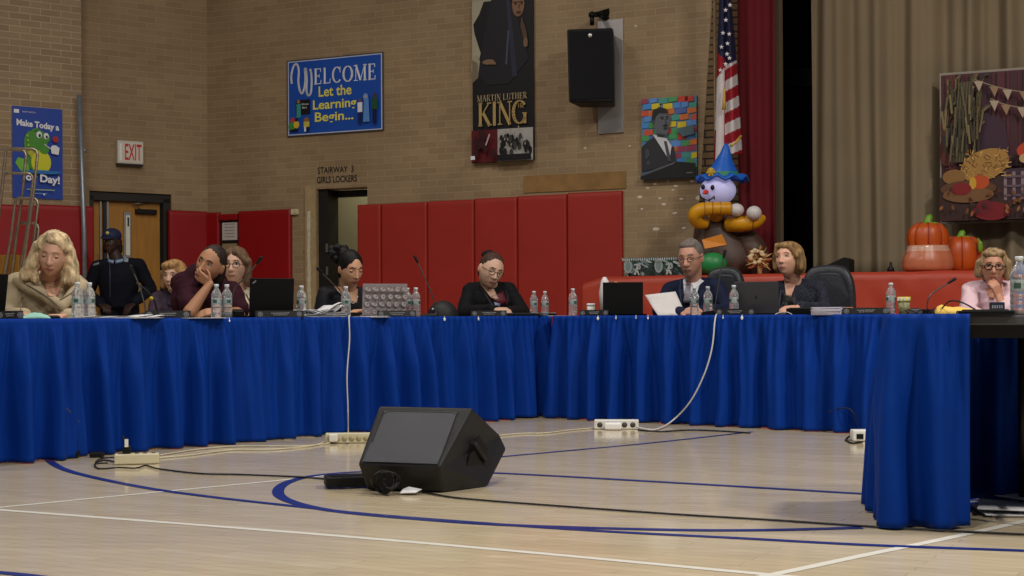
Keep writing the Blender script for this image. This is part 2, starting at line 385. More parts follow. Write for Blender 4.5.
# ------------------------------------------------------------------ brick walls
WH = 5.6
def wall_obj(name, line, x0, x1, m, holes=(), thick=0.25, extra=None):
    """wall panel in its own frame: x along the wall, y into it, z up"""
    mb = MB(); mb.use(m)
    xs = sorted({x0, x1, *[h[0] for h in holes], *[h[1] for h in holes]}); zs = sorted({0, WH, *[h[2] for h in holes], *[h[3] for h in holes]})
    def hole(cx, cz): return any(h[0] < cx < h[1] and h[2] < cz < h[3] for h in holes)
    for i in range(len(xs) - 1):
        for j in range(len(zs) - 1):
            if hole((xs[i] + xs[i + 1]) / 2, (zs[j] + zs[j + 1]) / 2): continue
            mb.box(((xs[i] + xs[i + 1]) / 2, thick / 2, (zs[j] + zs[j + 1]) / 2), (xs[i + 1] - xs[i], thick, zs[j + 1] - zs[j]))
    if extra: extra(mb)
    bmesh.ops.remove_doubles(mb.bm, verts=mb.bm.verts, dist=1e-5)
    o = mb.build(name); o.location = line.p; o.rotation_euler = (0, 0, line.ang()); return struct(o)
def zat(py, Y, px=CX): return P(px, py, Y).z
wx = lambda px: WR.t(px)
z_open = zat(188, WR.depth(340), 340)
def chips(mb):
    mb.use(mat('bare_plaster_chip', srgb(215, 205, 190), 0.8)); r = random.Random(3)
    for (px, py, s) in [(655, 184, .03), (676, 186, .025), (700, 198, .05), (642, 176, .02), (640, 197, .03), (675, 213, .03), (660, 198, .022), (664, 204, .03), (656, 229, .04), (684, 228, .03), (642, 209, .02), (692, 181, .03), (690, 170, .02), (585, 148, .02), (584, 177, .018), (630, 146, .016), (673, 190, .02), (681, 199, .025), (648, 188, .02), (668, 181, .02), (636, 26, .02)]:
        Y = WR.depth(px); c = P(px, py, Y); t = (c - WR.p).dot(WR.d); z = c.z; n = 6
        mb.poly([(t + s * (.6 + .5 * r.random()) * math.cos(2 * PI * k / n), -0.002, z + s * .5 * (.6 + .5 * r.random()) * math.sin(2 * PI * k / n)) for k in range(n)])
wall_obj('wall_back', WR, 0, wx(716), BRICK, [(wx(317), wx(368), -1, z_open)], extra=chips)
LLl = (Vector((-3.45, 15.9, 0)) - WL.p).length
dx = lambda px: WL.t(px)
z_door = zat(191, WL.depth(100), 100)
wall_obj('wall_left', WL, -0.3, LLl, BRICK, [(dx(90), dx(172), -1, z_door)])
o = wall_obj('wall_pier', WF, -4.0, 0.0, BRICK2, thick=0.45)
o.name = 'wall_front_left'
# dark return at the stage end of the wall
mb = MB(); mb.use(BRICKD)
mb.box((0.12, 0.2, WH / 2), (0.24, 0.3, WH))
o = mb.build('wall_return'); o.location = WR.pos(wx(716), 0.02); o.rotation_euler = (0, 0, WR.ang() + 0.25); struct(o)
# leaning dark brick strip at the end of the wall
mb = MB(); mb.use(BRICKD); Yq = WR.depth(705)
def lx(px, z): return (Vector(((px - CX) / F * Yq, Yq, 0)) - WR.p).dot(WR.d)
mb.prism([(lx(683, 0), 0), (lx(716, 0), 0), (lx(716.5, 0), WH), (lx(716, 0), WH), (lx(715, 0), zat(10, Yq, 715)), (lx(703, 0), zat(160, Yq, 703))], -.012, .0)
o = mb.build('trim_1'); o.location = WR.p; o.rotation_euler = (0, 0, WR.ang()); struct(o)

# passage behind the opening
mb = MB()
mb.use(mat('olive_hall_paint', srgb(140, 136, 104), 0.7, noise_amt=0.06, noise_scale=2))
xa, xb = wx(330), wx(374)
mb.box(((xa + xb) / 2 + .3, 1.3, 1.5), (3.2, 0.06, 3.0))
o = mb.build('wall_passage'); o.location = WR.p; o.rotation_euler = (0, 0, WR.ang()); struct(o)
mb = MB(); mb.use(DARK)
mb.box((wx(321.5) + .0, 0.15, z_open / 2), (0.12, 0.22, z_open - 0.0))
mb.box((wx(345), 0.28, z_open - 0.04), (wx(368) - wx(318), 0.1, 0.07))

mb.use(STEEL)
for z in (1.02, 1.25, 1.5): mb.box((wx(325.5), 0.035, z), (0.02, 0.012, 0.09))
o = mb.build('door_1'); o.location = WR.p; o.rotation_euler = (0, 0, WR.ang()); struct(o)
# peeling paint on the left jamb of the opening
mb = MB(); r = random.Random(5)
mb.use(mat('bare_jamb_plaster', srgb(168, 146, 108), 0.8, noise_amt=0.1))
mb.box((wx(312), -0.012, z_open / 2 + .02), (wx(317) - wx(306.5), 0.02, z_open + .04))
mb.use(mat('flaked_paint', srgb(205, 196, 170), 0.8, noise_amt=0.12, noise_scale=30))
L_ = []; R_ = []
for i in range(40):
    z = 0.5 + i * 0.036; c = wx(310.5) + 0.02 * noise.noise(Vector((z * 3, 1, 0))); w = 0.016 + 0.035 * abs(noise.noise(Vector((z * 9, 4, 0))))
    L_.append((c - w, -0.024, z)); R_.append((c + w, -0.024, z))
mb.grid([L_, R_], smooth=False)
o = mb.build('trim_2'); o.location = WR.p; o.rotation_euler = (0, 0, WR.ang()); struct(o)
# STAIRWAY lettering
def on_line(line, px0, py0, px1, py1, off=-0.004):
    """plane on a wall seen between two picture columns; returns O,U,V,N (rect level in the room)"""
    k = (CY - (py0 + py1) / 2) * SA; a = line.at(px0 + k, off); b = line.at(px1 + k, off); px0 += k; px1 += k
    z1 = zat(py0, a.y, px0); z0 = zat(py1, a.y, px0)
    return Vector((a.x, a.y, z0)), (b - a), Vector((0, 0, z1 - z0)), -line.n
mb = MB(); O, U, V, N = on_line(WR, 317, 167, 357, 183.5)
ar = Art(mb, O, U, V, N)
LT = flat(40, 34, 30)
ar.text('STAIRWAY  3', 0.02, 0.58, 0.92, 0.98, LT, 0.01); ar.text('GIRLS LOCKERS', 0, 0.0, 1, 0.40, LT, 0.01)
tag(mb.build('wall_lettering'), 'dark capitals reading STAIRWAY 3 GIRLS LOCKERS over the passage opening', 'lettering')

# double doors in the canted wall
d = thing('double_door', 'honey oak double doors behind the standing officer', 'door', WL.p, WL.ang())
mb = MB(); zt = z_door - 0.05
x0, x1 = dx(91), dx(172)
mb.use(DARK); mb.box((x0 + .02, .09, zt / 2), (.05, .12, zt)); mb.box(((x0 + x1) / 2, .09, zt - .0), (x1 - x0, .12, .09)); mb.box((dx(169) - .0, .09, zt / 2), (dx(173) - dx(165), .12, zt))
mb.build('door_frame', parent=d)
for (a, b) in ((dx(93), dx(107)), (dx(108), dx(164))):
    mb = MB(); mb.use(OAK); mb.box(((a + b) / 2, .12, (zt - .05) / 2 + .01), (b - a - .01, .045, zt - .06), bevel=.004); q = mb.build('door_leaf', parent=d)
mb = MB(); mb.use(DARK); mb.box((dx(107.5), .085, zt / 2), (.035, .04, zt - .1)); mb.use(STEEL); mb.box((dx(103.5), .085, zt / 2), (.018, .03, zt - .1)); mb.box((dx(110.5), .085, zt / 2), (.022, .03, zt - .1)); mb.build('astragal', parent=d)
mb = MB(); mb.use(STEEL); zc = zat(235, WL.depth(130), 130); mb.box((dx(130.5), .09, zc), (.085, .03, .52), bevel=.004); mb.use(flat(225, 222, 205)); mb.box((dx(130.5), .08, zc), (.045, .03, .44)); mb.use(DARK); mb.box((dx(130.8), .064, zc + .15), (.018, .006, .1)); mb.build('vision_panel', parent=d)
mb = MB(); mb.use(BLK); mb.box((dx(149), .075, zt - .15), (.24, .06, .055), bevel=.01); mb.use(STEEL); mb.tube([(dx(143), .06, zt - .13), (dx(135), .03, zt - .07), (dx(152), .08, zt - .05)], .008); mb.build('door_closer', parent=d)
mb = MB(); mb.use(BLK); zc = 1.02; mb.tube([(dx(113), .05, zc), (dx(160), .05, zc)], .016); mb.box((dx(113), .075, zc), (.04, .06, .06)); mb.box((dx(160), .075, zc), (.04, .06, .06)); mb.build('push_bar', parent=d)

# exit sign
O, U, V, N = on_line(WL, 117.5, 140, 143.5, 163, -0.07)
mb = MB(); mb.use(flat(205, 200, 190)); M_ = Matrix.Translation(O) @ Matrix.Rotation(WL.ang(), 4, 'Z'); L0, h0 = U.length, V.length
mb.box((L0 / 2, .035, h0 / 2), (L0, .07, h0), M_, bevel=.006)
ar = Art(mb, O, U, V, N); ar.rect(.02, .06, .98, .94, flat(214, 208, 196)); ar.rect(.07, .12, .16, .86, flat(235, 235, 230)); 
ar.text('EXIT', .28, .16, .92, .86, flat(200, 40, 40), 0.012)
mb.use(DARK); mb.box((L0 / 2, .035, -.012), (L0 * .98, .05, .02), M_)
tag(mb.build('exit_sign'), 'white box sign with red EXIT letters above the oak doors', 'sign')

# grey conduit pole
mb = MB(); mb.use(GALV); mb.tube([WF.at(85.5, -.10, 0.02), WF.at(84.6, -.10, 1.6), Vector((*WF.at(80.5, -.10).xy, zat(95, 14.6, 80)))], .026, 14)
for z in (1.1, 2.5): mb.box(WF.at(84.0, -.05, z), (.07, .07, .03), bevel=.005)
tag(mb.build('metal_pole'), 'tall grey metal pole standing against the brick pier left of the doors', 'pole')

# ------------------------------------------------------------------ wall pads
def pad(line, px0, px1, py, m, label, off=-.06, name='wall_pad', bottom=0.12, group=None, th=.05):
    a = line.t(px0); b = line.t(px1); Y = line.depth((px0 + px1) / 2)
    zt = zat(py, Y, (px0 + px1) / 2)
    t = thing(name, label, 'wall pad', line.pos((a + b) / 2, 0, 0), line.ang(), group)
    mb = MB(); mb.use(m); w = b - a; rows = []
    n = 14; nz = 30
    def off_(u, v):
        e = min(1, (0.5 - abs(u)) * w / .02) ; ez = min(1, min(v, 1 - v) * (zt - bottom) / .02)
        e = math.sqrt(max(0, 1 - (1 - e) ** 2)); ez = math.sqrt(max(0, 1 - (1 - ez) ** 2))
        return th * (.35 + .65 * min(e, ez)) + .004 * noise.noise(Vector((u * w * 3 + a * 2, v * 6, 1)))
    us = [-.5, -.5 + .006 / w, -.5 + .02 / w] + [-.5 + (i + .5) / n for i in range(n)] + [.5 - .02 / w, .5 - .006 / w, .5]
    us = sorted(set(us)); vs = sorted(set([0, .004, .012] + [i / nz for i in range(1, nz)] + [.988, .996, 1]))
    mb.grid([[(u * w, -off_(u, v), bottom + v * (zt - bottom)) for u in us] for v in vs])
    mb.build('vinyl_cover', parent=t)
    mb = MB(); mb.use(REDE); mb.box((0, -.008, (zt + bottom) / 2), (w - .006, .016, zt - bottom - .006)); mb.build('backing_board', parent=t)
    return t
px_e = [359.5, 383.5, 429.5, 476.5, 519.5, 569, 624.5]; py_m = [204.5, 203, 200.5, 197.8, 195.2, 192]
who = ['red wall pad beside the passage opening, leftmost of the wide wall run', 'red wall pad behind the patterned laptop, second from the passage',
       'red wall pad with a slanting crease, left of the woman in the black blazer', 'red wall pad directly behind the woman in the black blazer',
       'red wall pad right of the woman in the black blazer, second from the right end', 'red wall pad at the right end of the run, next to bare brick']
for i in range(6): pad(WR, px_e[i], px_e[i + 1] - .4, py_m[i], RED, who[i], group='red pads along the right brick wall')
pad(WF, 37, 93.5, 205.5, REDD, 'dark red wall pad under the blue poster, beside the metal pole', group=None)
pad(WF, -30, 36.5, 204.5, REDD, 'dark red wall pad behind the stacked steel tubes at the picture edge')
pad(WL, 168, 207, 211, REDD, 'dark red wall pad between the oak doors and the wall corner')
pad(WR, 208, 221.5, 212.5, REDD, 'narrow dark red wall pad just right of the wall corner')
pad(WR, 240.5, 293, 210.3, REDD, 'dark red wall pad behind the black laptop, left of the passage')
# recess between the two pads: white notice, below it a box
t = thing('notice_board', 'small white notice in the dark gap between two red pads', 'notice', WR.pos(wx(231), 0, 0), WR.ang())
w = wx(240) - wx(222); z0, z1 = zat(252, 15.4, 230), zat(219.5, 15.4, 230)
mb = MB(); mb.use(DARK); mb.box((0, -.012, (z0 + z1) / 2 + .02), (w, .02, z1 - z0 + .05)); mb.build('backing', parent=t)
mb = MB(); mb.use(flat(196, 190, 186)); mb.box((.01, -.028, (z0 + z1) / 2 + .07), (w * .82, .008, (z1 - z0) * .55)); mb.use(flat(120, 115, 120)); 
for k in range(5): mb.box((.01, -.033, (z0 + z1) / 2 + .15 - k * .035), (w * .55, .002, .006))
mb.use(flat(150, 130, 100)); mb.box((.01, -.03, z0 + .06), (w * .8, .012, .1)); mb.build('notice_sheet', parent=t)
mb = MB(); mb.use(REDD); mb.box((0, -.03, z0 / 2 + .05), (w, .055, z0 - .12), bevel=.01); mb.box((0, -.03, z1 + .05), (w, .055, .07), bevel=.01)
q = mb.build('wall_pad'); q.location = WR.pos(wx(231), 0, 0); q.rotation_euler = (0, 0, WR.ang()); tag(q, 'dark red padding above and below the white notice', 'wall pad')
t = thing('alarm_box', 'tiny cream box on the brick between red pad and passage', 'switch box', WR.at(296.5, 0, zat(212, 15.4, 296)), WR.ang())
mb = MB(); mb.use(CREAM); mb.box((0, -.02, 0), (.09, .04, .06), bevel=.006); mb.build('case', parent=t); mb = MB(); mb.use(flat(210, 190, 130)); mb.box((.02, -.044, 0), (.025, .01, .025)); mb.build('button', parent=t)
# brown paper patch above pads
O, U, V, N = on_line(WR, 524, 174, 626, 191, -.006); mb = MB(); 
mb.use(mat('brown_packing_paper', srgb(142, 108, 62), 0.7, noise_amt=.15, noise_scale=8)); O2 = O + Vector((0, 0, -.02)); M_ = Matrix.Translation(O2) @ Matrix.Rotation(WR.ang(), 4, 'Z')
mb.box((U.length / 2, 0, V.length / 2), (U.length, .01, V.length), M_)
tag(mb.build('wood_panel'), 'brown patch of board on the brick above the right red pads', 'board')
for px in (343, 349): 
    pass

# ------------------------------------------------------------------ posters
def poster(name, label, line, px0, py0, px1, py1, draw, base, off=-.02, cat='poster', wave=0.0, th=.006):
    O, U, V, N = on_line(line, px0, py0, px1, py1, off)
    mb = MB(); M_ = Matrix.Translation(O) @ Matrix.Rotation(math.atan2(U.y, U.x), 4, 'Z')
    mb.use(base); mb.box((U.length / 2, th / 2, V.length / 2), (U.length, th, V.length), M_)
    draw(Art(mb, O, U, V, N)); 
    return tag(mb.build(name, fix=False), label, cat)
W_ = flat(228, 230, 238); Y_ = flat(232, 222, 96); B_ = flat(22, 78, 178); K_ = flat(18, 16, 20)
def draw_welcome(a):
    a.rect(.012, .015, .988, .985, flat(190, 200, 225)); a.rect(.022, .028, .978, .972, B_)
    # script W
    a.line(smooth_path([(.055, .70, 0), (.05, .80, 0), (.075, .92, 0), (.11, .94, 0), (.13, .86, 0), (.125, .72, 0), (.14, .60, 0), (.165, .56, 0), (.19, .64, 0), (.20, .76, 0), (.195, .86, 0), (.205, .86, 0), (.215, .72, 0), (.21, .60, 0), (.225, .53, 0), (.255, .55, 0), (.265, .68, 0), (.262, .80, 0), (.25, .86, 0)], 5) and [(p.x, p.y) for p in smooth_path([(.055, .70, 0), (.05, .80, 0), (.075, .92, 0), (.11, .94, 0), (.13, .86, 0), (.125, .72, 0), (.14, .60, 0), (.165, .56, 0), (.19, .64, 0), (.20, .76, 0), (.195, .86, 0), (.205, .86, 0), (.215, .72, 0), (.21, .60, 0), (.225, .53, 0), (.255, .55, 0), (.265, .68, 0), (.262, .80, 0), (.25, .86, 0)], 5)], .03, W_)
    a.serif('ELCOME', .29, .66, .93, .86, W_, gap=.10)
    a.text('Let the', .34, .49, .68, .625, Y_, .018); a.text('Learning', .28, .29, .73, .45, Y_, .018); a.text('Begin...', .30, .13, .70, .29, Y_, .018)
    a.rect(.10, .28, .25, .47, K_); a.text('Welcome', .16, .40, .235, .425, W_); a.text('Back', .17, .355, .22, .38, W_)
    a.rect(.11, .24, .155, .42, flat(60, 150, 150)); a.oval(.13, .45, .018, .025, flat(150, 110, 80)); a.oval(.07, .20, .025, .05, flat(180, 60, 60)); a.oval(.06, .13, .035, .06, flat(60, 140, 60)); a.oval(.11, .15, .03, .05, flat(220, 180, 60)); a.oval(.11, .21, .015, .02, K_)
    a.rect(.045, .06, .13, .09, K_); a.oval(.22, .20, .028, .035, flat(150, 100, 60)); a.rect(.19, .11, .25, .18, flat(200, 190, 80)); a.rect(.195, .05, .215, .11, W_); a.rect(.225, .05, .245, .11, K_)
    a.oval(.775, .40, .013, .025, flat(120, 80, 50)); a.rect(.752, .25, .80, .375, W_); a.rect(.757, .10, .773, .25, flat(20, 30, 80)); a.rect(.779, .10, .795, .25, flat(20, 30, 80))
    a.oval(.835, .44, .026, .045, flat(100, 150, 215)); a.poly([(.81, .12), (.875, .12), (.865, .42), (.82, .42)], flat(90, 140, 210)); a.oval(.837, .44, .012, .02, flat(200, 160, 130))
    a.oval(.93, .45, .016, .03, flat(90, 50, 40)); a.rect(.90, .27, .955, .42, flat(30, 80, 50)); a.rect(.908, .09, .925, .27, K_); a.rect(.93, .09, .947, .27, K_)
poster('welcome_banner', 'blue banner reading WELCOME Let the Learning Begin high on the brick', WR, 287, 61, 383.5, 137, draw_welcome, flat(70, 62, 70), cat='banner')
def draw_dino(a):
    a.text('THE CITY SCHOOLS', .19, .935, .45, .95, W_); a.rect(.03, .925, .13, .965, W_)
    def wobble(t, u0, v0, u1, v1, bold=.03, slope=0): a.text(t, u0, v0, u1, v1, W_, bold, slope)
    wobble('Make Today a', .08, .77, .93, .86, .035, -.03)
    g = flat(70, 140, 40); g2 = flat(50, 112, 36); y = flat(205, 205, 30)
    a.oval(.44, .50, .20, .20, g2); a.poly([(.30, .42), (.10, .44), (.05, .38), (.16, .29), (.34, .28)], flat(110, 180, 50))
    a.oval(.46, .48, .20, .18, g); a.oval(.48, .64, .22, .12, g); a.oval(.36, .60, .14, .14, g); a.oval(.47, .72, .11, .05, g); a.oval(.64, .67, .10, .055, g)
    a.oval(.56, .40, .20, .13, y); a.oval(.62, .54, .10, .05, g); a.poly([(.42, .50), (.30, .56), (.28, .50), (.36, .44)], flat(190, 170, 50))
    a.oval(.52, .70, .055, .038, W_); a.oval(.66, .69, .05, .035, W_); a.oval(.53, .69, .025, .02, K_); a.oval(.67, .68, .022, .018, K_)
    a.line([(.62, .60), (.75, .55)], .008, W_); a.line([(.42, .74), (.50, .755)], .01, g2)
    for k in range(5): a.oval(.28 + .01 * k, .68 - .05 * k, .02, .014, flat(150, 190, 50))
    a.oval(.84, .66, .06, .035, flat(170, 30, 40)); a.poly([(.76, .50), (.90, .49), (.92, .57), (.74, .57)], W_); a.oval(.82, .57, .07, .022, W_)
    a.rect(.06, .30, .96, .305, flat(40, 110, 190)); a.oval(.60, .29, .34, .02, flat(30, 110, 180))
    wobble('Joy Day!', .16, .17, .92, .28, .035, -.03)
    a.rect(.26, .09, .82, .10, flat(160, 180, 110)); a.rect(.38, .05, .66, .058, flat(120, 150, 210)); a.oval(.60, .045, .02, .01, W_)
poster('dinosaur_poster', 'blue poster with green cartoon dinosaur reading Make Today a Joy Day', WF, 12.5, 105.5, 62.5, 197.5, draw_dino, flat(18, 62, 160))

def draw_king(a):
    a.rect(.0, .0, 1, 1, flat(14, 13, 17)); a.rect(.0, .78, .62, 1, flat(160, 152, 134)); a.rect(.62, .78, 1, 1, flat(30, 26, 30))
    V0, O0 = a.V.copy(), a.O.copy(); a.V = V0 * .79; a.O = O0 + V0 * (.485 - .62 * .79); a.asp = a.U.length / a.V.length
    a.poly([(.0, .62), (.10, .62), (.14, .68), (.04, .80), (.02, .86), (.12, .92), (.20, 1), (0, 1)], flat(168, 160, 140))
    a.oval(.06, .60, .075, .07, flat(160, 150, 130)); a.poly([(.0, .50), (.10, .53), (.09, .62), (0, .64)], flat(120, 108, 88))
    a.poly([(.10, .55), (.20, .80), (.32, 1.0), (.62, 1.0), (.80, .80), (.92, .62), (.60, .48), (.24, .48)], flat(24, 22, 28))
    a.poly([(.66, .52), (.74, .52), (.62, 1), (.56, 1)], flat(40, 42, 62)); a.line([(.56, .60), (.60, .80)], .012, flat(70, 74, 100))
    a.oval(.76, .955, .10, .075, flat(128, 92, 68)); a.poly([(.72, .92), (.85, .92), (.86, 1), (.66, 1)], flat(132, 96, 70)); a.rect(.68, .965, .84, .972, flat(40, 28, 24)); a.oval(.72, .958, .018, .006, K_); a.oval(.82, .958, .018, .006, K_); a.oval(.77, .905, .04, .008, flat(70, 38, 34)); a.line([(.775, .955), (.78, .93)], .006, flat(70, 48, 36))
    a.poly([(.82, .88), (.90, .78), (.92, .69), (.86, .72), (.80, .82)], flat(84, 62, 48)); a.oval(.88, .72, .035, .03, flat(120, 90, 66)); a.oval(.28, .62, .10, .016, flat(128, 98, 74)); a.poly([(.30, .62), (.40, .615), (.40, .60), (.28, .605)], flat(128, 98, 74))
    a.V = V0; a.O = O0; a.asp = a.U.length / a.V.length
    gold = flat(176, 148, 92)
    a.serif('MARTIN LUTHER', .09, .296, .90, .326, flat(170, 150, 112), gap=.12)
    a.serif('KING', .10, .178, .90, .288, gold, gap=.02); a.serif('JR', .75, .252, .85, .274, gold, gap=.1)
    a.rect(.0, .0, .43, .156, flat(92, 14, 24)); a.rect(.43, .0, 1, .156, flat(170, 168, 164))
    r = random.Random(8)
    for k in range(30): u = .48 + .48 * r.random(); v = .03 + .085 * r.random(); a.oval(u, v, .03, .02, flat(*[(28, 26, 28), (60, 58, 58), (20, 18, 22)][k % 3]), 8)
    for k in range(12): u = .5 + .45 * r.random(); v = .06 + .10 * r.random(); a.oval(u, v, .012, .008, flat(150, 140, 130), 6)
    a.rect(.45, 0, 1, .03, flat(16, 16, 18))
    for k in range(8): u = .08 + .32 * r.random(); v = .03 + .13 * r.random(); a.oval(u, v, .04, .025, flat(52, 10, 18), 8)
    a.line([(.28, .08), (.34, .13)], .008, flat(180, 160, 160)); a.rect(.03, .012, .10, .03, W_)
WR2 = WR
poster('portrait_banner', 'tall black banner with gold lettering MARTIN LUTHER KING JR', WR, 472.5, -42, 534, 163.5, draw_king, flat(14, 13, 17), cat='banner', off=-.03)
def draw_mosaic(a):
    r = random.Random(12)
    cols = [(70, 135, 205), (190, 60, 50), (70, 150, 140), (215, 190, 40), (205, 110, 50), (80, 100, 170), (70, 150, 90), (150, 60, 90), (90, 140, 210), (200, 80, 60)]
    a.rect(0, 0, 1, 1, flat(90, 130, 160))
    for j in range(13):
        for i in range(6):
            w = .17; u = i * w - .06 + .05 * r.random() + (j % 2) * .08; v = j * .077 + .02 * r.random()
            c = cols[r.randrange(len(cols))]; u0 = min(max(u, 0), 1); u1 = min(max(u + w * (.8 + .3 * r.random()), 0), 1)
            if u1 - u0 > .02: a.poly([(u0, v), (u1, min(v + .01, 1)), (u1, min(v + .075, 1)), (u0, min(v + .07, 1))], flat(*c), lift=False)
        a.k += 1
    g = flat(58, 60, 66)
    a.poly([(0, .10), (0, .40), (.12, .48), (.30, .54), (.46, .44), (.60, .38), (.64, .18), (.60, .16)], flat(46, 47, 52))
    for k in range(8): a.oval(.05 + .08 * r.random(), .20 + .18 * r.random(), .03, .03, flat(70, 72, 80), 7)
    a.poly([(.22, .55), (.32, .44), (.52, .22), (.56, .40), (.46, .50), (.38, .53)], flat(206, 208, 214)); a.poly([(.42, .46), (.47, .46), (.56, .20), (.49, .22)], flat(72, 74, 82))
    a.poly([(.30, .52), (.46, .50), (.50, .62), (.28, .66)], flat(70, 72, 78)); a.oval(.39, .70, .155, .14, flat(84, 87, 94)); a.poly([(.24, .66), (.28, .55), (.44, .51), (.50, .56), (.53, .68), (.50, .78), (.30, .80)], flat(92, 95, 102)); a.poly([(.20, .72), (.22, .84), (.34, .885), (.46, .86), (.51, .80), (.34, .81), (.27, .76), (.25, .70)], flat(30, 31, 35))
    a.oval(.24, .70, .022, .03, flat(66, 68, 74)); a.line([(.36, .755), (.42, .76)], .012, flat(34, 35, 40)); a.line([(.46, .76), (.505, .755)], .012, flat(34, 35, 40)); a.oval(.40, .738, .02, .008, flat(28, 28, 32)); a.oval(.485, .735, .015, .008, flat(28, 28, 32)); a.line([(.45, .73), (.475, .675), (.45, .67)], .01, flat(60, 62, 68)); a.poly([(.41, .645), (.50, .645), (.50, .66), (.42, .66)], flat(26, 26, 30)); a.oval(.46, .62, .04, .012, flat(54, 50, 56)); a.poly([(.28, .56), (.42, .52), (.50, .57), (.46, .545)], flat(60, 62, 68))
    a.poly([(.66, .60), (.96, .64), (.98, .53), (.76, .50)], flat(76, 100, 108)); 
    a.poly([(0, 0), (1, 0), (1, .17), (.66, .20), (.0, .06)], flat(24, 25, 28)); a.poly([(0, .06), (.60, .19), (.66, .205), (.60, .17), (0, .035)], flat(90, 92, 98)); a.rect(.84, .05, .95, .062, flat(120, 120, 120))
poster('mosaic_painting', 'painting of a grey suited speaker at a lectern against bright colour patches', WR, 642, 99.5, 697, 180, draw_mosaic, flat(60, 60, 70), cat='painting', th=.025, off=-.03)

# ------------------------------------------------------------------ wall loudspeaker
Yw = WR.depth(600)
t = thing('wall_loudspeaker', 'black loudspeaker hung from a bracket on the brick wall', 'loudspeaker', WR.at(606, 0, 0), WR.ang())
iv = local(t)
c1 = P(566, 28, Yw - .42); c2 = P(613, 102, Yw - .42)
mb = MB(); mb.use(BLK)
# cabinet turned toward the hall: front face and a tapering body behind
a0 = P(566.5, 29, Yw - .45); a1 = P(613, 27.5, Yw - .42); a2 = P(614, 102, Yw - .42); a3 = P(568.5, 102.5, Yw - .45)
b0 = a0 + Vector((.12, .34, 0)); b1 = a1 + Vector((.04, .36, 0)); b2 = a2 + Vector((.04, .36, 0)); b3 = a3 + Vector((.12, .34, 0))
tb = bmesh.new(); vs = [tb.verts.new(iv @ q) for q in (a0, a1, a2, a3, b0, b1, b2, b3)]
for q in ((3, 2, 1, 0), (4, 5, 6, 7), (0, 1, 5, 4), (1, 2, 6, 5), (2, 3, 7, 6), (3, 0, 4, 7)): tb.faces.new([vs[i] for i in q])
bmesh.ops.recalc_face_normals(tb, faces=tb.faces); bmesh.ops.bevel(tb, geom=list(tb.edges), offset=.02, segments=3, affect='EDGES', profile=.5); mb.merge(tb); mb.build('cabinet', parent=t)
mb = MB(); mb.use(mat('black_speaker_cloth', srgb(20, 20, 24), .7, spec=.2, bump=.3, bump_scale=600))
e = .03; U = a1 - a0; V = a0 - a3; n = U.cross(V).normalized() * -1
if n.y > 0: n = -n
g = [a3 + U * .05 + V * .035, a3 + U * .95 + V * .035, a3 + U * .95 + V * .965, a3 + U * .05 + V * .965]
mb.poly([iv @ (q + n * .008) for q in g]); q0 = mb.build('grille', parent=t, solid=.006)
mb = MB(); mb.use(STEEL); cc = a3 + U * .5 + V * .90 + n * .013; Mx = iv @ Matrix.Translation(cc) @ Matrix.Rotation(PI / 2, 4, 'X'); mb.lathe([(.002, -.004), (.024, -.004), (.024, .002), (.014, .006), (.002, .006)], 18, Mx); mb.build('badge', parent=t)
mb = MB(); mb.use(BLK2); top = iv @ P(592, 15, Yw - .25); mb.tube([top + Vector((0, 0, -.10)), top], .022); mb.ell(top, .035)
mb.tube([top, iv @ P(600, 14, Yw - .08), iv @ P(611, 12, Yw)], [.022, .03, .035]); 
for k in range(5): 
    q = iv @ P(613, 8 + k * 3.6, Yw - .01); mb.tube([iv @ P(597, 13 + k * .6, Yw - .12), q], .012); mb.box(q, (.03, .05, .018))
mb.build('bracket_arm', parent=t)
O, U, V, N = on_line(WR, 598, 21, 623.5, 134, -.012); mb = MB(); mb.use(mat('bare_plate_metal', srgb(176, 170, 168), .32, metal=.55, noise_amt=.12, noise_scale=3)); 
M_ = iv @ Matrix.Translation(O) @ Matrix.Rotation(WR.ang(), 4, 'Z'); mb.box((U.length / 2, 0, V.length / 2), (U.length, .02, V.length), M_, bevel=.003); mb.build('mounting_plate', parent=t)

# ------------------------------------------------------------------ stage
mb = MB(); mb.use(mat('stage_front_dark', srgb(60, 30, 22), .6)); e1 = 6.0
def sp(t_, off, z): return ST.pos(t_, off, z)
a = [sp(.27, .012, 0), sp(e1, .012, 0), sp(e1, 1.5, 0), sp(.27, 1.27, 0)]
top = [Vector((q.x, q.y, STZ)) for q in a]
mb.poly(a[::-1]); mb.poly(top)
for i in range(4): mb.poly([a[i], a[(i + 1) % 4], top[(i + 1) % 4], top[i]])
t0 = (WR.pos(wx(722)) - ST.p).dot(ST.d)
b_ = [sp(t0, 1.25, 0), sp(e1, 1.25, 0), sp(e1 + 2, 7, 0), sp(t0, 7, 0)]; tp = [Vector((q.x, q.y, STZ)) for q in b_]
mb.poly(tp); mb.poly([b_[0], b_[1], tp[1], tp[0]])
struct(mb.build('floor_stage', fix=False))
mb = MB(); mb.use(BLACKOUT); c = [sp(t0 - .6, 7, 0), sp(e1 + 2, 7, 0)]; mb.poly([c[0], c[1], c[1] + Vector((0, 0, WH)), c[0] + Vector((0, 0, WH))])
c2 = sp(t0 + .1, 1.6, 0); mb.poly([c2, c[0], c[0] + Vector((0, 0, WH)), c2 + Vector((0, 0, WH))]); c3 = sp(e1 + .6, 1.6, 0); mb.poly([c3, c[1], c[1] + Vector((0, 0, WH)), c3 + Vector((0, 0, WH))])
mb.poly([sp(t0 + .1, 1.6, WH), sp(e1 + .6, 1.6, WH), sp(e1 + 2, 7, WH), sp(t0 - .6, 7, WH)])
struct(mb.build('wall_backstage', solid=.05))
mb = MB(); mb.use(mat('backstage_grey', srgb(70, 68, 62), .8)); c = P(797, 75, 17); 
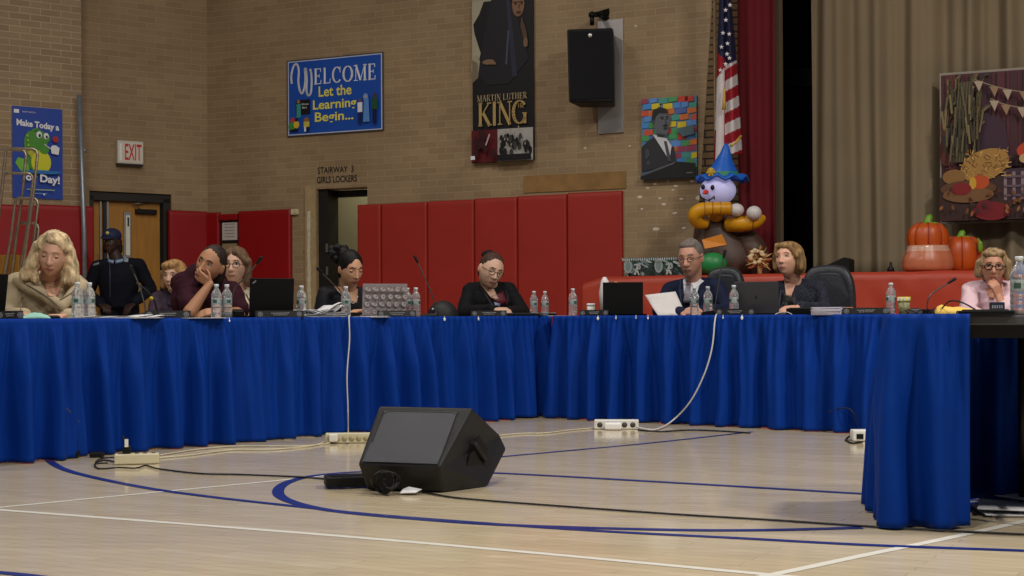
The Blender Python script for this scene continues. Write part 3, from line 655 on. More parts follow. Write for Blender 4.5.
mb.box((c.x, 17.2, c.z), (1.6, .12, .22)); mb.use(mat('backstage_green_grey', srgb(26, 30, 26), .9)); mb.box((c.x, 17.4, 2.4), (1.9, .1, 2.4)); mb.use(BLK2); mb.box((c.x + .2, 16.9, 1.7), (.6, .5, 1.2))
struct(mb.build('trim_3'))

def curtain(name, label, t0, t1, off, zb, zt, m, amp=.05, per=.28, seed=1, cat='curtain', line=ST, nv=24):
    mb = MB(); mb.use(m); n = int((t1 - t0) / .018); rows = []
    for j in range(nv + 1):
        v = j / nv; row = []
        for i in range(n + 1):
            u = t0 + (t1 - t0) * i / n
            wv = u + .05 * noise.noise(Vector((u * 2.1, v * .8, seed)))
            f = math.sin(2 * PI * wv / per + 1.6 * noise.noise(Vector((u * 1.3, v * .6, seed + 5)))) + .45 * math.sin(2 * PI * wv / (per * .43) + seed)
            a_ = amp * (.75 + .5 * noise.noise(Vector((u * .9, v, seed + 9))))
            row.append(line.pos(u, off + a_ * f + .02 * noise.noise(Vector((u * 3, v * 3, seed))), zb + (zt - zb) * v))
        rows.append(row)
    mb.grid(rows); o = mb.build(name, solid=.004, fix=False); return tag(o, label, cat)
tS = lambda px, off: ST.t(px, off)
curtain('beige_curtain', 'heavy beige stage curtain hanging behind the orange stage front', tS(812, 1.9), tS(1075, 1.9), 1.9, STZ + .005, WH, BEIGE, .075, .40, 3)
curtain('maroon_curtain', 'maroon velvet stage curtain behind the inflatable scarecrow', tS(738, 1.10), tS(777, 1.10), 1.10, STZ + .005, WH, MAROON, .05, .26, 8)
curtain('tan_curtain', 'narrow tan leg curtain between maroon curtain and dark stage gap', tS(775, 1.7), tS(784, 1.7), 1.7, STZ + .005, WH, TAN, .02, .12, 4)

# orange plastic sheeting over the stage front, lifted at its left end
mb = MB(); mb.use(ORANGE); rows = []; n = 260; e_ = 5.2
for j in range(34):
    row = []
    for i in range(n + 1):
        u = e_ * i / n; p = j / 33.0
        zt = STZ + .006 - .06 * max(0, 1 - u / .22) + .006 * noise.noise(Vector((u * 4, 0, 3)))
        wr = .07 * noise.noise(Vector((u * 1.1 - p * 1.6, p * 1.2, 12))) + .03 * noise.noise(Vector((u * 1.5 + p * 1.4, p * 2.2, 2))) + .02 * abs(noise.noise(Vector((u * 3.1 - p * 2.5, p * 4, 7)))) + .010 * noise.noise(Vector((u * 9, p * 9, 5)))
        if p < .25: # over the top edge
            q = p / .25; row.append(ST.pos(u, .55 * (1 - q) - .02 * q, zt + .012 * abs(noise.noise(Vector((u * 4, q * 2, 9)))) * (1 - q)))
        else:
            q = (p - .25) / .75; row.append(ST.pos(u, -.03 - wr * (.3 + q) - .05 * q, zt - q * (STZ - .10)))
    rows.append(row)
mb.grid(rows); tag(mb.build('orange_sheeting', solid=.002, fix=False), 'wrinkled orange plastic sheeting draped along the whole stage front', 'table cover')

# harvest backdrop
def draw_harvest(a):
    r = random.Random(21)
    a.rect(0, 0, 1, 1, flat(150, 140, 128)); a.rect(.012, .015, .99, .985, flat(74, 26, 34))
    for k in range(26): 
        u = .05 + .9 * r.random(); a.poly([(u, .36), (u + .07, .36), (min(u + .06, .985), .98), (u, .98)], flat(*[(84, 30, 42), (66, 24, 36), (96, 36, 40), (60, 22, 40)][k % 4]))
    a.poly([(.28, .36), (.62, .36), (.56, .66), (.40, .72), (.28, .62)], flat(58, 30, 48)); a.oval(.06, .62, .05, .14, flat(112, 36, 26)); a.oval(.06, .48, .06, .10, flat(92, 30, 22))
    for k in range(46):
        u = .06 + .30 * r.random(); v = .60 + .36 * r.random(); L = .10 + .12 * r.random(); dd = (r.random() - .5) * .22
        a.line([(u, v - L), (u + dd * .3, v), (min(max(u + dd, .02), .5), min(v + L * .3, .97))], .010, flat(*[(96, 84, 52), (70, 64, 42), (120, 104, 66), (52, 44, 30)][k % 4]))
    for k in range(10): u = .13 + .012 * k; a.line([(u, .40), (u + .05, .92)], .008, flat(*[(92, 82, 54), (60, 54, 36)][k % 2]))
    for (pts, nfl) in (([(.32, .93), (.48, .88), (.66, .84), (.85, .82), (.985, .84)], 6), ([(.45, .80), (.56, .76), (.74, .73), (.985, .76)], 4)):
        pp = smooth_path([(x, y, 0) for x, y in pts], 8); a.line([(p.x, p.y) for p in pp], .006, flat(150, 130, 110))
        for k in range(nfl): p = pp[int((k + .5) * len(pp) / nfl)]; a.poly([(p.x - .04, p.y), (p.x + .04, p.y - .005), (p.x + .005, p.y - .07)], flat(*[(176, 158, 138), (150, 120, 90)][k % 2]))
    for k in range(40):
        u = .05 + .28 * r.random(); v = .50 + .40 * r.random(); a.line([(u, v - .12), (u + .05 * (r.random() - .5), v)], .012, flat(*[(98, 90, 58), (62, 58, 40), (128, 112, 74), (44, 38, 30)][k % 4])); a.k -= .8
    a.k += 1
    a.rect(.012, .015, .99, .30, flat(58, 30, 26)); a.rect(.55, .14, .99, .34, flat(60, 36, 52))
    for i in range(6): a.rect(.56 + .072 * i, .14, .585 + .072 * i, .32, flat(140, 120, 124))
    for j in range(3): a.rect(.56, .16 + .06 * j, .99, .175 + .06 * j, flat(100, 80, 92))
    a.oval(.40, .37, .21, .10, flat(168, 124, 58), rot=.2); a.oval(.14, .30, .10, .05, flat(140, 100, 50))
    for k in range(90):
        u = .22 + .40 * r.random(); v = .28 + .18 * r.random(); ll = .05; an = r.random() * PI
        a.line([(u, v), (u + ll * math.cos(an), v + .5 * ll * math.sin(an))], .006, flat(*[(190, 146, 74), (140, 98, 42), (210, 170, 96), (112, 76, 34)][k % 4])) ; a.k -= 1
    a.k += 1
    a.oval(.26, .22, .24, .055, flat(96, 60, 32)); a.oval(.26, .18, .22, .05, flat(122, 84, 46)); a.oval(.36, .26, .08, .045, flat(192, 76, 24)); a.oval(.30, .255, .03, .04, flat(210, 160, 50)); a.oval(.20, .22, .09, .04, flat(130, 22, 24)); a.oval(.46, .07, .16, .06, flat(124, 14, 26)); a.oval(.40, .10, .07, .045, flat(110, 16, 30))
    a.oval(.80, .45, .13, .06, flat(190, 62, 22)); a.oval(.84, .38, .07, .035, flat(200, 90, 30)); a.oval(.74, .40, .05, .03, flat(190, 160, 110)); a.oval(.92, .47, .06, .05, flat(180, 44, 22)); a.oval(.90, .06, .10, .03, flat(150, 96, 50))
    for k in range(40): a.oval(.03 + .9 * r.random(), .03 + .20 * r.random(), .02, .012, flat(*[(120, 70, 30), (80, 30, 24), (150, 90, 44), (60, 34, 24)][k % 4]), 7, r.random() * 3)
tb0 = ST.at(941, 1.72); Yb = tb0.y
poster('harvest_backdrop', 'printed autumn harvest backdrop with bunting and hay pinned to the beige curtain', ST, 940, 73.5, 1058, 224.5, draw_harvest, flat(180, 170, 158), off=1.72, cat='backdrop')

# green and silver lettered fabric box
O, U, V, N = on_line(ST, 625, 258.5, 684, 277.5, .45); dz = STZ + .012 - O.z; O = O + Vector((0, 0, dz))
mb = MB(); mb.use(flat(86, 104, 100)); M_ = Matrix.Translation(O) @ Matrix.Rotation(ST.ang(), 4, 'Z'); mb.box((U.length / 2, .12, V.length / 2), (U.length, .24, V.length), M_, bevel=.008)
ar = Art(mb, O, U, V, N); r = random.Random(4); ar.rect(.01, .02, .99, .98, flat(70, 92, 88))
for k in range(60):
    ar.oval(.04 + .92 * r.random(), .1 + .8 * r.random(), .018 + .02 * r.random(), .08 + .10 * r.random(), flat(*[(150, 168, 168), (30, 58, 50), (110, 134, 132), (40, 58, 56), (180, 192, 192)][k % 5]), 8, r.random() * .6)
for u in (.10, .62): ar.oval(u, .55, .07, .36, flat(150, 166, 166)); ar.oval(u, .55, .045, .24, flat(120, 142, 142))
for u in (.22, .76): ar.line([(u, .12), (u + .05, .62)], .10, flat(170, 182, 180)); ar.line([(u - .01, .62), (u + .08, .66), (u + .09, .46), (u + .03, .38), (u + .07, .10)], .08, flat(170, 182, 180))
for k in range(26): ar.oval(.02 + k * .038, .90, .010, .07, flat(196, 202, 208), 6)
tag(mb.build('patterned_box', fix=False), 'box wrapped in green and silver fabric lettered R on the stage edge', 'box')

# small dark stage things
mb = MB(); c = ST.at(838, .7); z = STZ + .012; mb.use(BLK)
M_ = Matrix.Translation((c.x, c.y, z)) @ Matrix.Rotation(ST.ang(), 4, 'Z')
wq = .245; mb.prism([(-wq / 2, 0), (wq / 2, 0), (wq / 2, .13), (wq / 2 - .04, .145), (-wq / 2 + .02, .06), (-wq / 2, .045)], -.12, .12, M_); mb.use(GRILL); mb.prism([(-wq / 2 + .03, .066), (wq / 2 - .05, .139), (wq / 2 - .052, .146), (-wq / 2 + .028, .072)], -.1, .1, M_)
tag(mb.build('monitor_wedge'), 'small black wedge on the stage behind the large empty chair', 'speaker')
mb = MB(); c = ST.at(891, .3); mb.use(BLK); mb.lathe([(.004, 0), (.032, 0), (.028, .03), (.012, .05), (.010, .08), (.004, .085)], 14, Matrix.Translation((c.x, c.y, STZ + .012))); tag(mb.build('table_bell'), 'tiny black pointed figurine on the orange stage edge left of pumpkins', 'figurine')

# pumpkins
def pumpkin(name, label, px0, px1, py0, py1, off, tall=False):
    cx = (px0 + px1) / 2; c = ST.at(cx, off); Y = c.y; w = (px1 - px0) / F * Y; hgt = (py1 - py0) / F * Y
    t = thing(name, label, 'inflatable', (c.x, c.y, STZ + .014)); mb = MB(); mb.use(mat('orange_inflated_nylon', srgb(186, 78, 18), .4, noise_amt=.1, noise_scale=4)); rows = []
    n = 72; ribs = 9; hh = hgt * .9
    if tall: prof = [(.02, 0), (.80, .0), (.98, .06), (1.0, .16), (.97, .26), (.88, .38), (.80, .50), (.80, .56), (.82, .66), (.80, .78), (.72, .88), (.56, .96), (.36, 1.0), (.12, .975)]
    else: prof = [(.02, 0), (.62, 0), (.84, .08), (.97, .26), (1.0, .48), (.96, .68), (.84, .84), (.64, .95), (.40, 1.0), (.12, .95)]
    def rib(a, v): return 1 - (.075 if (not tall or v > .5) else .02) * (1 - abs(math.cos(ribs * a / 2)) ** .6)
    pr = smooth_path([(a, b, 0) for a, b in prof], 4)
    for q in pr: rows.append([Vector((w / 2 * q.x * rib(2 * PI * k / n, q.y) * math.cos(2 * PI * k / n), w / 2 * .7 * q.x * rib(2 * PI * k / n, q.y) * math.sin(2 * PI * k / n), hh * q.y)) for k in range(n)])
    if tall:
        k0 = next(i for i, q in enumerate(pr) if q.y > .02 and q.y > .52); 
        mb.grid(rows[k0:], True); mb.build('pumpkin_top', parent=t)
        kb = next(i for i, q in enumerate(pr) if q.y > .40)
        mb = MB(); mb.use(mat('painted_gloss_tone', srgb(196, 150, 128), .25)); mb.grid(rows[kb:k0 + 1], True); mb.build('gloss_band', parent=t)  # glossy reflection round the pumpkin, put into the colour as a paler band
        mb = MB(); mb.use(mat('peach_inflated_nylon', srgb(186, 108, 76), .3, noise_amt=.08)); mb.grid(rows[:kb + 1], True); mb.build('pumpkin_base', parent=t)
    else:
        mb.grid(rows, True); mb.build('pumpkin_body', parent=t)
    g = mat('leaf_green_nylon', srgb(104, 148, 34), .45)
    mb = MB(); mb.use(g); s_ = w * .10; mb.tube([(0, 0, hh * .95), (0, 0, hh * 1.03), (.01, 0, hgt), (s_ * .7, 0, hgt * 1.03)], [s_ * 1.2, s_ * .8, s_ * .75, s_ * .5], 10); 
    for k in range(5): a = 2 * PI * k / 5 + .3; mb.cap((0, 0, hh * .99), (s_ * 1.9 * math.cos(a), s_ * 1.9 * math.sin(a), hh * .985), s_ * .4, s_ * .2, 8)
    mb.build('stem', parent=t)
    mb = MB(); mb.use(mat('brown_seam', srgb(140, 44, 16), .5))
    for k in range(ribs):
        a = 2 * PI * (k + .5) / ribs; pts = []
        for q in pr:
            if q.y < (.56 if tall else .1) or q.x < .2: continue
            rr = .5 * w * q.x * (1 - .074); pts.append(Vector((rr * math.cos(a), rr * .7 * math.sin(a), hh * q.y)))
        if len(pts) > 3: mb.tube(pts, .007, 6)
    mb.build('seam', parent=t); return t
pumpkin('inflatable_pumpkin', 'large orange inflatable pumpkin with pale base on the stage edge', 902.5, 954, 216.5, 270, .30, True)
tp_ = pumpkin('inflatable_pumpkin', 'smaller orange inflatable pumpkin right of the larger one', 938, 985, 232, 270.5, .55)
mb = MB(); mb.use(mat('leaf_green_nylon', srgb(104, 148, 34), .45)); mb.ell((.115, -.145, .20), (.022, .012, .05), nu=10); mb.cap((.115, -.145, .22), (.10, -.13, .27), .014, .006, 8); mb.build('leaf', parent=tp_)
# scarecrow inflatable
Ys = 12.55
t = thing('inflatable_scarecrow', 'inflatable scarecrow with blue pointed hat and yellow arms on the stage', 'inflatable', P(722, 279, Ys).to_tuple()[:2] + (STZ + .014,))
iv = local(t); Q = lambda px, py, dy=0: iv @ P(px, py, Ys + dy)
def rp(n_): return n_ / F * Ys
mb = MB(); mb.use(mat('brown_inflated_nylon', srgb(72, 50, 40), .5, noise_amt=.1)); zb = 0.0
rows = []
for (py, cx, hw) in ((281, 723, 24), (272, 724, 36), (262, 725, 38), (250, 724, 34), (240, 721, 28), (230, 718, 24), (222, 717, 20), (214, 716, 12)):
    c = Q(cx, py); rows.append([c + Vector((rp(hw) * math.cos(2 * PI * k / 28), rp(hw) * .6 * math.sin(2 * PI * k / 28), 0)) for k in range(28)])
mb.grid(rows, True, True, True); mb.build('body', parent=t)
mb = MB(); mb.use(mat('brown_inflated_nylon', srgb(92, 66, 52), .5)); 
def tubeP(mb, pts, rs, n=16):
    pp = smooth_path([(*q, r_) if False else q for q in pts], 6); m_ = len(pp); rr = []
    for i in range(m_):
        f = i / (m_ - 1) * (len(rs) - 1); k = min(int(f), len(rs) - 2); rr.append(rs[k] + (rs[k + 1] - rs[k]) * (f - k))
    mb.tube(pp, rr, n)
tubeP(mb, [Q(742, 236, -.02), Q(752, 250, -.06), Q(757, 266, -.06), Q(758, 279, -.04)], [rp(12), rp(15), rp(13), rp(10)]); mb.build('leg', parent=t)
mb = MB(); mb.use(mat('yellow_inflated_nylon', srgb(206, 146, 18), .4, noise_amt=.1, noise_scale=9))
tubeP(mb, [Q(706, 224, -.16), Q(698, 222, -.2), Q(695, 215, -.24), Q(701, 210, -.26), Q(714, 208.5, -.26), Q(730, 208.5, -.24)], [rp(5), rp(6.5), rp(7), rp(7), rp(6.4), rp(6.4)]); 
mb.ell(Q(716, 216, -.12), (rp(8), .05, rp(6))); mb.build('arm', parent=t)
mb = MB(); mb.use(MATS['yellow_inflated_nylon']); tubeP(mb, [Q(728, 224, -.12), Q(742, 224, -.2), Q(756, 221, -.22), Q(765, 217, -.22)], [rp(8), rp(8), rp(7.5), rp(2)]); mb.build('arm', parent=t)
SEAM = mat('amber_seam', srgb(150, 96, 12), .5)
for (x, y, hh, dy) in ((704, 209.3, 7, -.26), (712, 208.6, 6.8, -.26), (720, 208.5, 6.6, -.25), (736, 224, 8.4, -.17), (744, 223.5, 8.2, -.2), (752, 222, 8, -.22)):
    mb = MB(); mb.use(SEAM); c = Q(x, y, dy); mb.tube([c + Vector((0, rp(hh) * math.cos(2 * PI * k / 20), rp(hh) * math.sin(2 * PI * k / 20))) for k in range(21)], .004, 6, cap=False); mb.build('seam', parent=t)
HW = mat('white_inflated_nylon', srgb(206, 200, 200), .4)
mb = MB(); mb.use(HW); mb.ell(Q(736.5, 210, -.24), (rp(7.5), rp(7), rp(6.5))); mb.build('glove', parent=t)
mb = MB(); mb.use(HW); mb.ell(Q(754, 213, -.3), (rp(7.5), rp(7), rp(7))); mb.build('glove', parent=t)
mb = MB(); mb.use(mat('amber_cloth_patch', srgb(206, 126, 30), .5)); mb.poly([Q(702, 240, -.285), Q(722, 234.5, -.33), Q(727, 245, -.34), Q(705, 249, -.32)]); mb.build('patch', parent=t, solid=.03)
mb = MB(); mb.use(mat('green_inflated_nylon', srgb(40, 132, 70), .4)); mb.ell(Q(713, 264, -.28), (rp(14), rp(10), rp(11.5))); mb.build('pocket', parent=t)
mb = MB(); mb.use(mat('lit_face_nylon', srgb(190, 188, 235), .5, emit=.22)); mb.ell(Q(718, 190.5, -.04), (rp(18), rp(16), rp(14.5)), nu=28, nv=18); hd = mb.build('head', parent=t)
mb = MB(); mb.use(flat(226, 60, 40)); mb.cap(Q(706, 192, -.17), Q(704, 193, -.22), rp(2.6), rp(1.4)); mb.build('nose', parent=hd)
for e_ in ((703, 187, -.135), (712.5, 187.5, -.19)): mb = MB(); mb.use(K_); mb.ell(Q(*e_), (.018, .016, .024)); mb.build('eye', parent=hd)
mb = MB(); mb.use(K_); mb.tube([Q(700, 196, -.06), Q(704, 199.5, -.11), Q(709, 200.5, -.13), Q(714, 197, -.165)], .006, 6)
for (x, y, dy) in ((704, 199.5, -.11), (709, 200.5, -.135), (714, 197.5, -.165)): mb.tube([Q(x, y - 2, dy - .012), Q(x + .5, y + 2, dy - .005)], .005, 6)
mb.build('mouth', parent=hd)
mb = MB(); mb.use(mat('blue_inflated_nylon', srgb(24, 94, 196), .4, noise_amt=.08)); rows = []
for (py, cx, hw) in ((178, 722, 18), (174, 722, 16.5), (167, 723, 12.5), (160, 724, 8.5), (152, 725.5, 5), (146.5, 726, 3.2), (143.5, 726, 1.2)):
    c = Q(cx, py); rows.append([c + Vector((rp(hw) * math.cos(2 * PI * k / 24), rp(hw) * .85 * math.sin(2 * PI * k / 24), 0)) for k in range(24)])
mb.grid(rows, True, True, True); ht = mb.build('hat', parent=t)
mb = MB(); mb.use(MATS['blue_inflated_nylon']); rows = []
for (rr, dz) in ((14, 0), (20, .0), (24, -.01), (26, -.022)):
    rows.append([Q(722, 178) + Vector((rp(rr) * math.cos(2 * PI * k / 40), rp(rr) * .9 * math.sin(2 * PI * k / 40), dz + .022 * math.sin(9 * 2 * PI * k / 40) * (rr > 19) + .006)) for k in range(40)])
mb.grid(rows, True); mb.build('hat_brim', parent=t, solid=.02)
mb = MB(); mb.use(mat('green_hat_band', srgb(40, 128, 92), .5)); rows = [[Q(722, py) + Vector((rp(hw) * math.cos(2 * PI * k / 24), rp(hw) * .87 * math.sin(2 * PI * k / 24), 0)) for k in range(24)] for py, hw in ((177.5, 18.6), (172.5, 16.6))]; mb.grid(rows, True); mb.build('hat_band', parent=ht)
mb = MB(); mb.use(flat(196, 160, 50)); mb.ell(Q(711, 171.5, -.13), (.035, .02, .035)); 
for k in range(6): a = k * PI / 3; mb.ell(Q(711, 172.5, -.14) + Vector((.03 * math.cos(a), 0, .03 * math.sin(a))), .012, nu=8, nv=6)
mb.build('hat_flower', parent=ht)
# straw bouquet
t = thing('straw_bouquet', 'bunch of pale straw and autumn leaves behind the woman in tweed', 'decoration', ST.at(760, .30, STZ + .014)); r = random.Random(9); mb = MB()
Yq = t.location.y; c0 = P(759, 260, Yq) - Vector(t.location); 
mb.use(mat('pale_straw', srgb(206, 174, 112), .7)); mb2 = MB(); mb2.use(mat('rust_leaves', srgb(150, 70, 28), .7)); mb3 = MB(); mb3.use(mat('cream_ribbon', srgb(214, 190, 150), .6))
for k in range(150):
    a = r.random() * 2 * PI; b = (r.random() - .35) * 2.2; L = .06 + .08 * r.random(); d_ = Vector((math.cos(a) * math.cos(b), .5 * math.sin(a) * math.cos(b), math.sin(b)))
    q = (mb, mb2)[k % 3 == 0]; tip = c0 + d_ * L; w_ = .005 + .007 * (k % 3 == 0); s_ = d_.orthogonal().normalized() * w_
    tip.z = max(tip.z, .01); q.poly([c0 + s_, c0 + d_ * L * .6 + s_ * 1.6, tip, c0 + d_ * L * .6 - s_ * 1.6, c0 - s_])
for k in range(16):
    a = r.random() * 2 * PI; d_ = Vector((math.cos(a), -.3, math.sin(a))); mb3.ell(c0 + d_ * (.04 + .02 * r.random()) + Vector((-.03, -.03, .03)), (.022, .01, .016), nu=8, nv=6)
mb.tube([(0, 0, 0), c0], .02, 8); mb.build('straw', parent=t, solid=.002); mb2.build('leaves', parent=t, solid=.002); mb3.build('ribbon', parent=t)

# flag
Yf = 12.9
base = P(733, 279, Yf); t = thing('us_flag', 'furled stars and stripes flag on a staff beside the maroon curtain', 'flag', (base.x, base.y, STZ + .006)); iv = local(t)
Q = lambda px, py, dy=0: iv @ P(px, py, Yf + dy)
mb = MB(); mb.use(mat('varnished_staff', srgb(120, 88, 48), .4)); mb.tube([(0, 0, .03), Q(727, 150), Q(726, -90)], .014, 10); mb.build('staff', parent=t)
mb = MB(); mb.use(BLK); mb.lathe([(.01, 0), (.14, 0), (.14, .015), (.03, .05), (.02, .12), (.01, .12)], 20); mb.build('stand', parent=t)
NV = mat('flag_navy', srgb(22, 26, 62), .75); FR = mat('flag_red', srgb(150, 14, 34), .75); FW = mat('flag_white', srgb(205, 198, 200), .75)
mb = MB()
# right lobe: canton above, slanting stripes below ; left lobe: steep white/red stripes
def lobe(x_of, top, bot, nrow, ncol, colf, dyf):
    rows = []; 
    for j in range(nrow + 1):
        py = top + (bot - top) * j / nrow; l, r_ = x_of(py); rows.append([Q(l + (r_ - l) * i / ncol, py + (0), dyf(i / ncol, j / nrow)) for i in range(ncol + 1)])
    V_ = [[mb.v(q) for q in rw] for rw in rows]
    for j in range(nrow):
        for i in range(ncol):
            mb.use(colf((i + .5) / ncol, top + (bot - top) * (j + .5) / nrow)); mb.face([V_[j][i], V_[j][i + 1], V_[j + 1][i + 1], V_[j + 1][i]], True)
def colR(u, py):
    if py < 66 - 6 * u: return NV
    k = (py - 60 + 8 * u) / 10.8
    return FW if int(k) % 2 == 0 else FR
lobe(lambda py: (724.5 - max(0, py - 60) * .012, 731 + min(max(py, 0) / 60, 1) * 5.5 + max(0, py - 60) * .062), -80, 154, 234, 12, colR, lambda u, v: -.05 - .09 * math.sin(u * PI) + .02 * math.sin(u * 9))
def colL(u, py):
    if py < 62: return NV if py < 52 + 10 * u else FR
    return FR if (u > .75 or u < .12 and py > 130) else (FR if py < 78 - 14 * u else FW)
lobe(lambda py: (722 - max(0, py + 80) * .034, 727 + 0 * py), -80, 178, 129, 8, colL, lambda u, v: -.03 - .05 * math.sin(u * PI))
FS = flat(214, 210, 216)
def star(c, R_):
    pts = [(R_ * (1 if k % 2 == 0 else .42) * math.cos(PI / 2 + k * PI / 5), R_ * (1 if k % 2 == 0 else .42) * math.sin(PI / 2 + k * PI / 5)) for k in range(10)]
    cc = mb.v(c); vs = [mb.v(c + Vector((a, 0, b))) for a, b in pts]
    for k in range(10): mb.face([cc, vs[k], vs[(k + 1) % 10]])
for (x, y) in ((725.6, 10), (725.8, 20), (729.2, 34), (727.5, 43.5), (727, 54), (725.5, 64), (729.5, 58), (721.5, 47), (720.5, 70), (730, 5), (723, 33)): mb.use(FS); star(Q(x, y, -.17 if x > 724.5 else -.1), .022)
fl = mb.build('flag_cloth', parent=t, solid=.004, fix=False)
mb = MB(); mb.use(flat(196, 160, 70)); mb.tube([Q(724.5, 88, -.15), Q(724, 100, -.16), Q(724, 110, -.15)], [.008, .014, .02], 8); mb.build('gold_tassel', parent=t); mb = MB(); mb.use(flat(196, 160, 70)); mb.tube([Q(731, 146, -.16), Q(736, 142, -.14), Q(741, 136, -.08)], .012, 8); mb.build('gold_fringe', parent=t)

# ------------------------------------------------------------------ leaning tube rack
Yr = 11.6
t = thing('tube_rack', 'upright rack of nested bent steel tubes beside the blue poster', 'rack', (P(12, 300, Yr).x, Yr, 0)); iv = local(t)
Q = lambda px, py, dy=0: iv @ P(px, py, Yr + dy)
def uframe(l, r_, ytop, drop, lean, dy):
    mb = MB(); mb.use(BRONZE); zl = -drop
    yb = 535
    def dn(x, y): f = (y - ytop); return x - lean * f
    pts = [Q(dn(l, yb), yb, dy), Q(dn(l, ytop + 40), ytop + 40, dy), Q(l + .0, ytop + 5, dy), Q(l + 1.2, ytop + 1.6, dy), Q(l + 4.5, ytop, dy), Q(r_ - 4.5, ytop + .5, dy), Q(r_ - 1.2, ytop + 2, dy), Q(r_, ytop + 6, dy), Q(dn(r_, ytop + 40), ytop + 40, dy), Q(dn(r_, yb), yb, dy)]
    pts = [Vector((p.x, p.y, max(p.z, .03))) for p in pts]
    mb.tube(pts, .0125, 10); mb.build('tube_frame', parent=t)
uframe(5.5, 37.5, 148.5, 100, .085, 0); uframe(3, 33, 173, 100, .09, .06); uframe(15, 38, 198, 100, .10, .12); uframe(-4, 26, 149.5, 100, .08, .18); uframe(17, 38.5, 223, 100, .10, .24)
mb = MB(); mb.use(OAK); a = Q(-8, 255, .3); b = Q(20, 276, .3); mb.box(((a.x + b.x) / 2, a.y, (a.z + b.z) / 2), (b.x - a.x, .05, a.z - b.z), bevel=.006); mb.build('wood_panel', parent=t)
mb = MB(); mb.use(BLK); a = Q(-30, 300); b = Q(40, 300); mb.box(((a.x + b.x) / 2, .12, .12), (b.x - a.x, .42, .06), bevel=.01)
for x in (a.x + .05, b.x - .05):
    for y in (-.04, .28): mb.box((x, y, .045), (.03, .06, .09), bevel=.01)
mb.build('trolley_base', parent=t)

# ------------------------------------------------------------------ tables and skirts
TOPM = mat('dark_laminate', srgb(70, 70, 76), .45, noise_amt=.06, noise_scale=8)
LEGM = mat('black_table_steel', srgb(26, 26, 28), .4, metal=.3)
def table(line, t0, t1, off, w, label, group=None, ins=.28):
    L = t1 - t0; c = line.pos((t0 + t1) / 2, off + w / 2); t = thing('folding_table', label, 'table', c, line.ang(), group)
    mb = MB(); mb.use(TOPM); mb.box((0, 0, TT - .018), (L - .01, w, .034), bevel=.006); mb.build('tabletop', parent=t)
    mb = MB(); mb.use(LEGM); mb.box((0, -w / 2 + .045, TT - .058), (L - .2, .02, .045)); mb.box((0, w / 2 - .045, TT - .058), (L - .2, .02, .045)); mb.build('apron', parent=t)
    for sx in (-1, 1):
        x = sx * (L / 2 - ins); mb = MB(); mb.use(LEGM)
        mb.tube([(x, -w / 2 + .07, .012), (x, -w / 2 + .07, TT - .05)], .014); mb.tube([(x, w / 2 - .07, .012), (x, w / 2 - .07, TT - .05)], .014)
        mb.tube([(x, -w / 2 + .07, .16), (x, w / 2 - .07, .16)], .012); mb.tube([(x, 0, .50), (x - sx * .12, 0, TT - .05)], .010)
        mb.build('leg', parent=t)
    return t
tL = LA.t(62)
table(LA, tL + .03, tL + 2.2, .02, .61, 'folding table under the left long skirt, where the woman in maroon leans', 'tables behind the left skirt')
table(LA, tL + 2.2, LA.t(548), .02, .61, 'folding table under the left long skirt, where the woman in the black blazer writes', 'tables behind the left skirt')
table(LA, tL - 2.2, tL - .0, .0, .61, 'folding table at the left picture edge, where the blonde woman reads')
table(MA, .02, 1.98, .02, .61, 'folding table behind the middle skirt, where the man in the navy suit sits')
table(MA, 1.98, 3.9, .02, .61, 'folding table behind the middle skirt, right part under cups and the nameplate')
table(RA, .15, 1.98, .075, .62, 'bare edged folding table nearest on the right, half skirted in blue', None, .44)

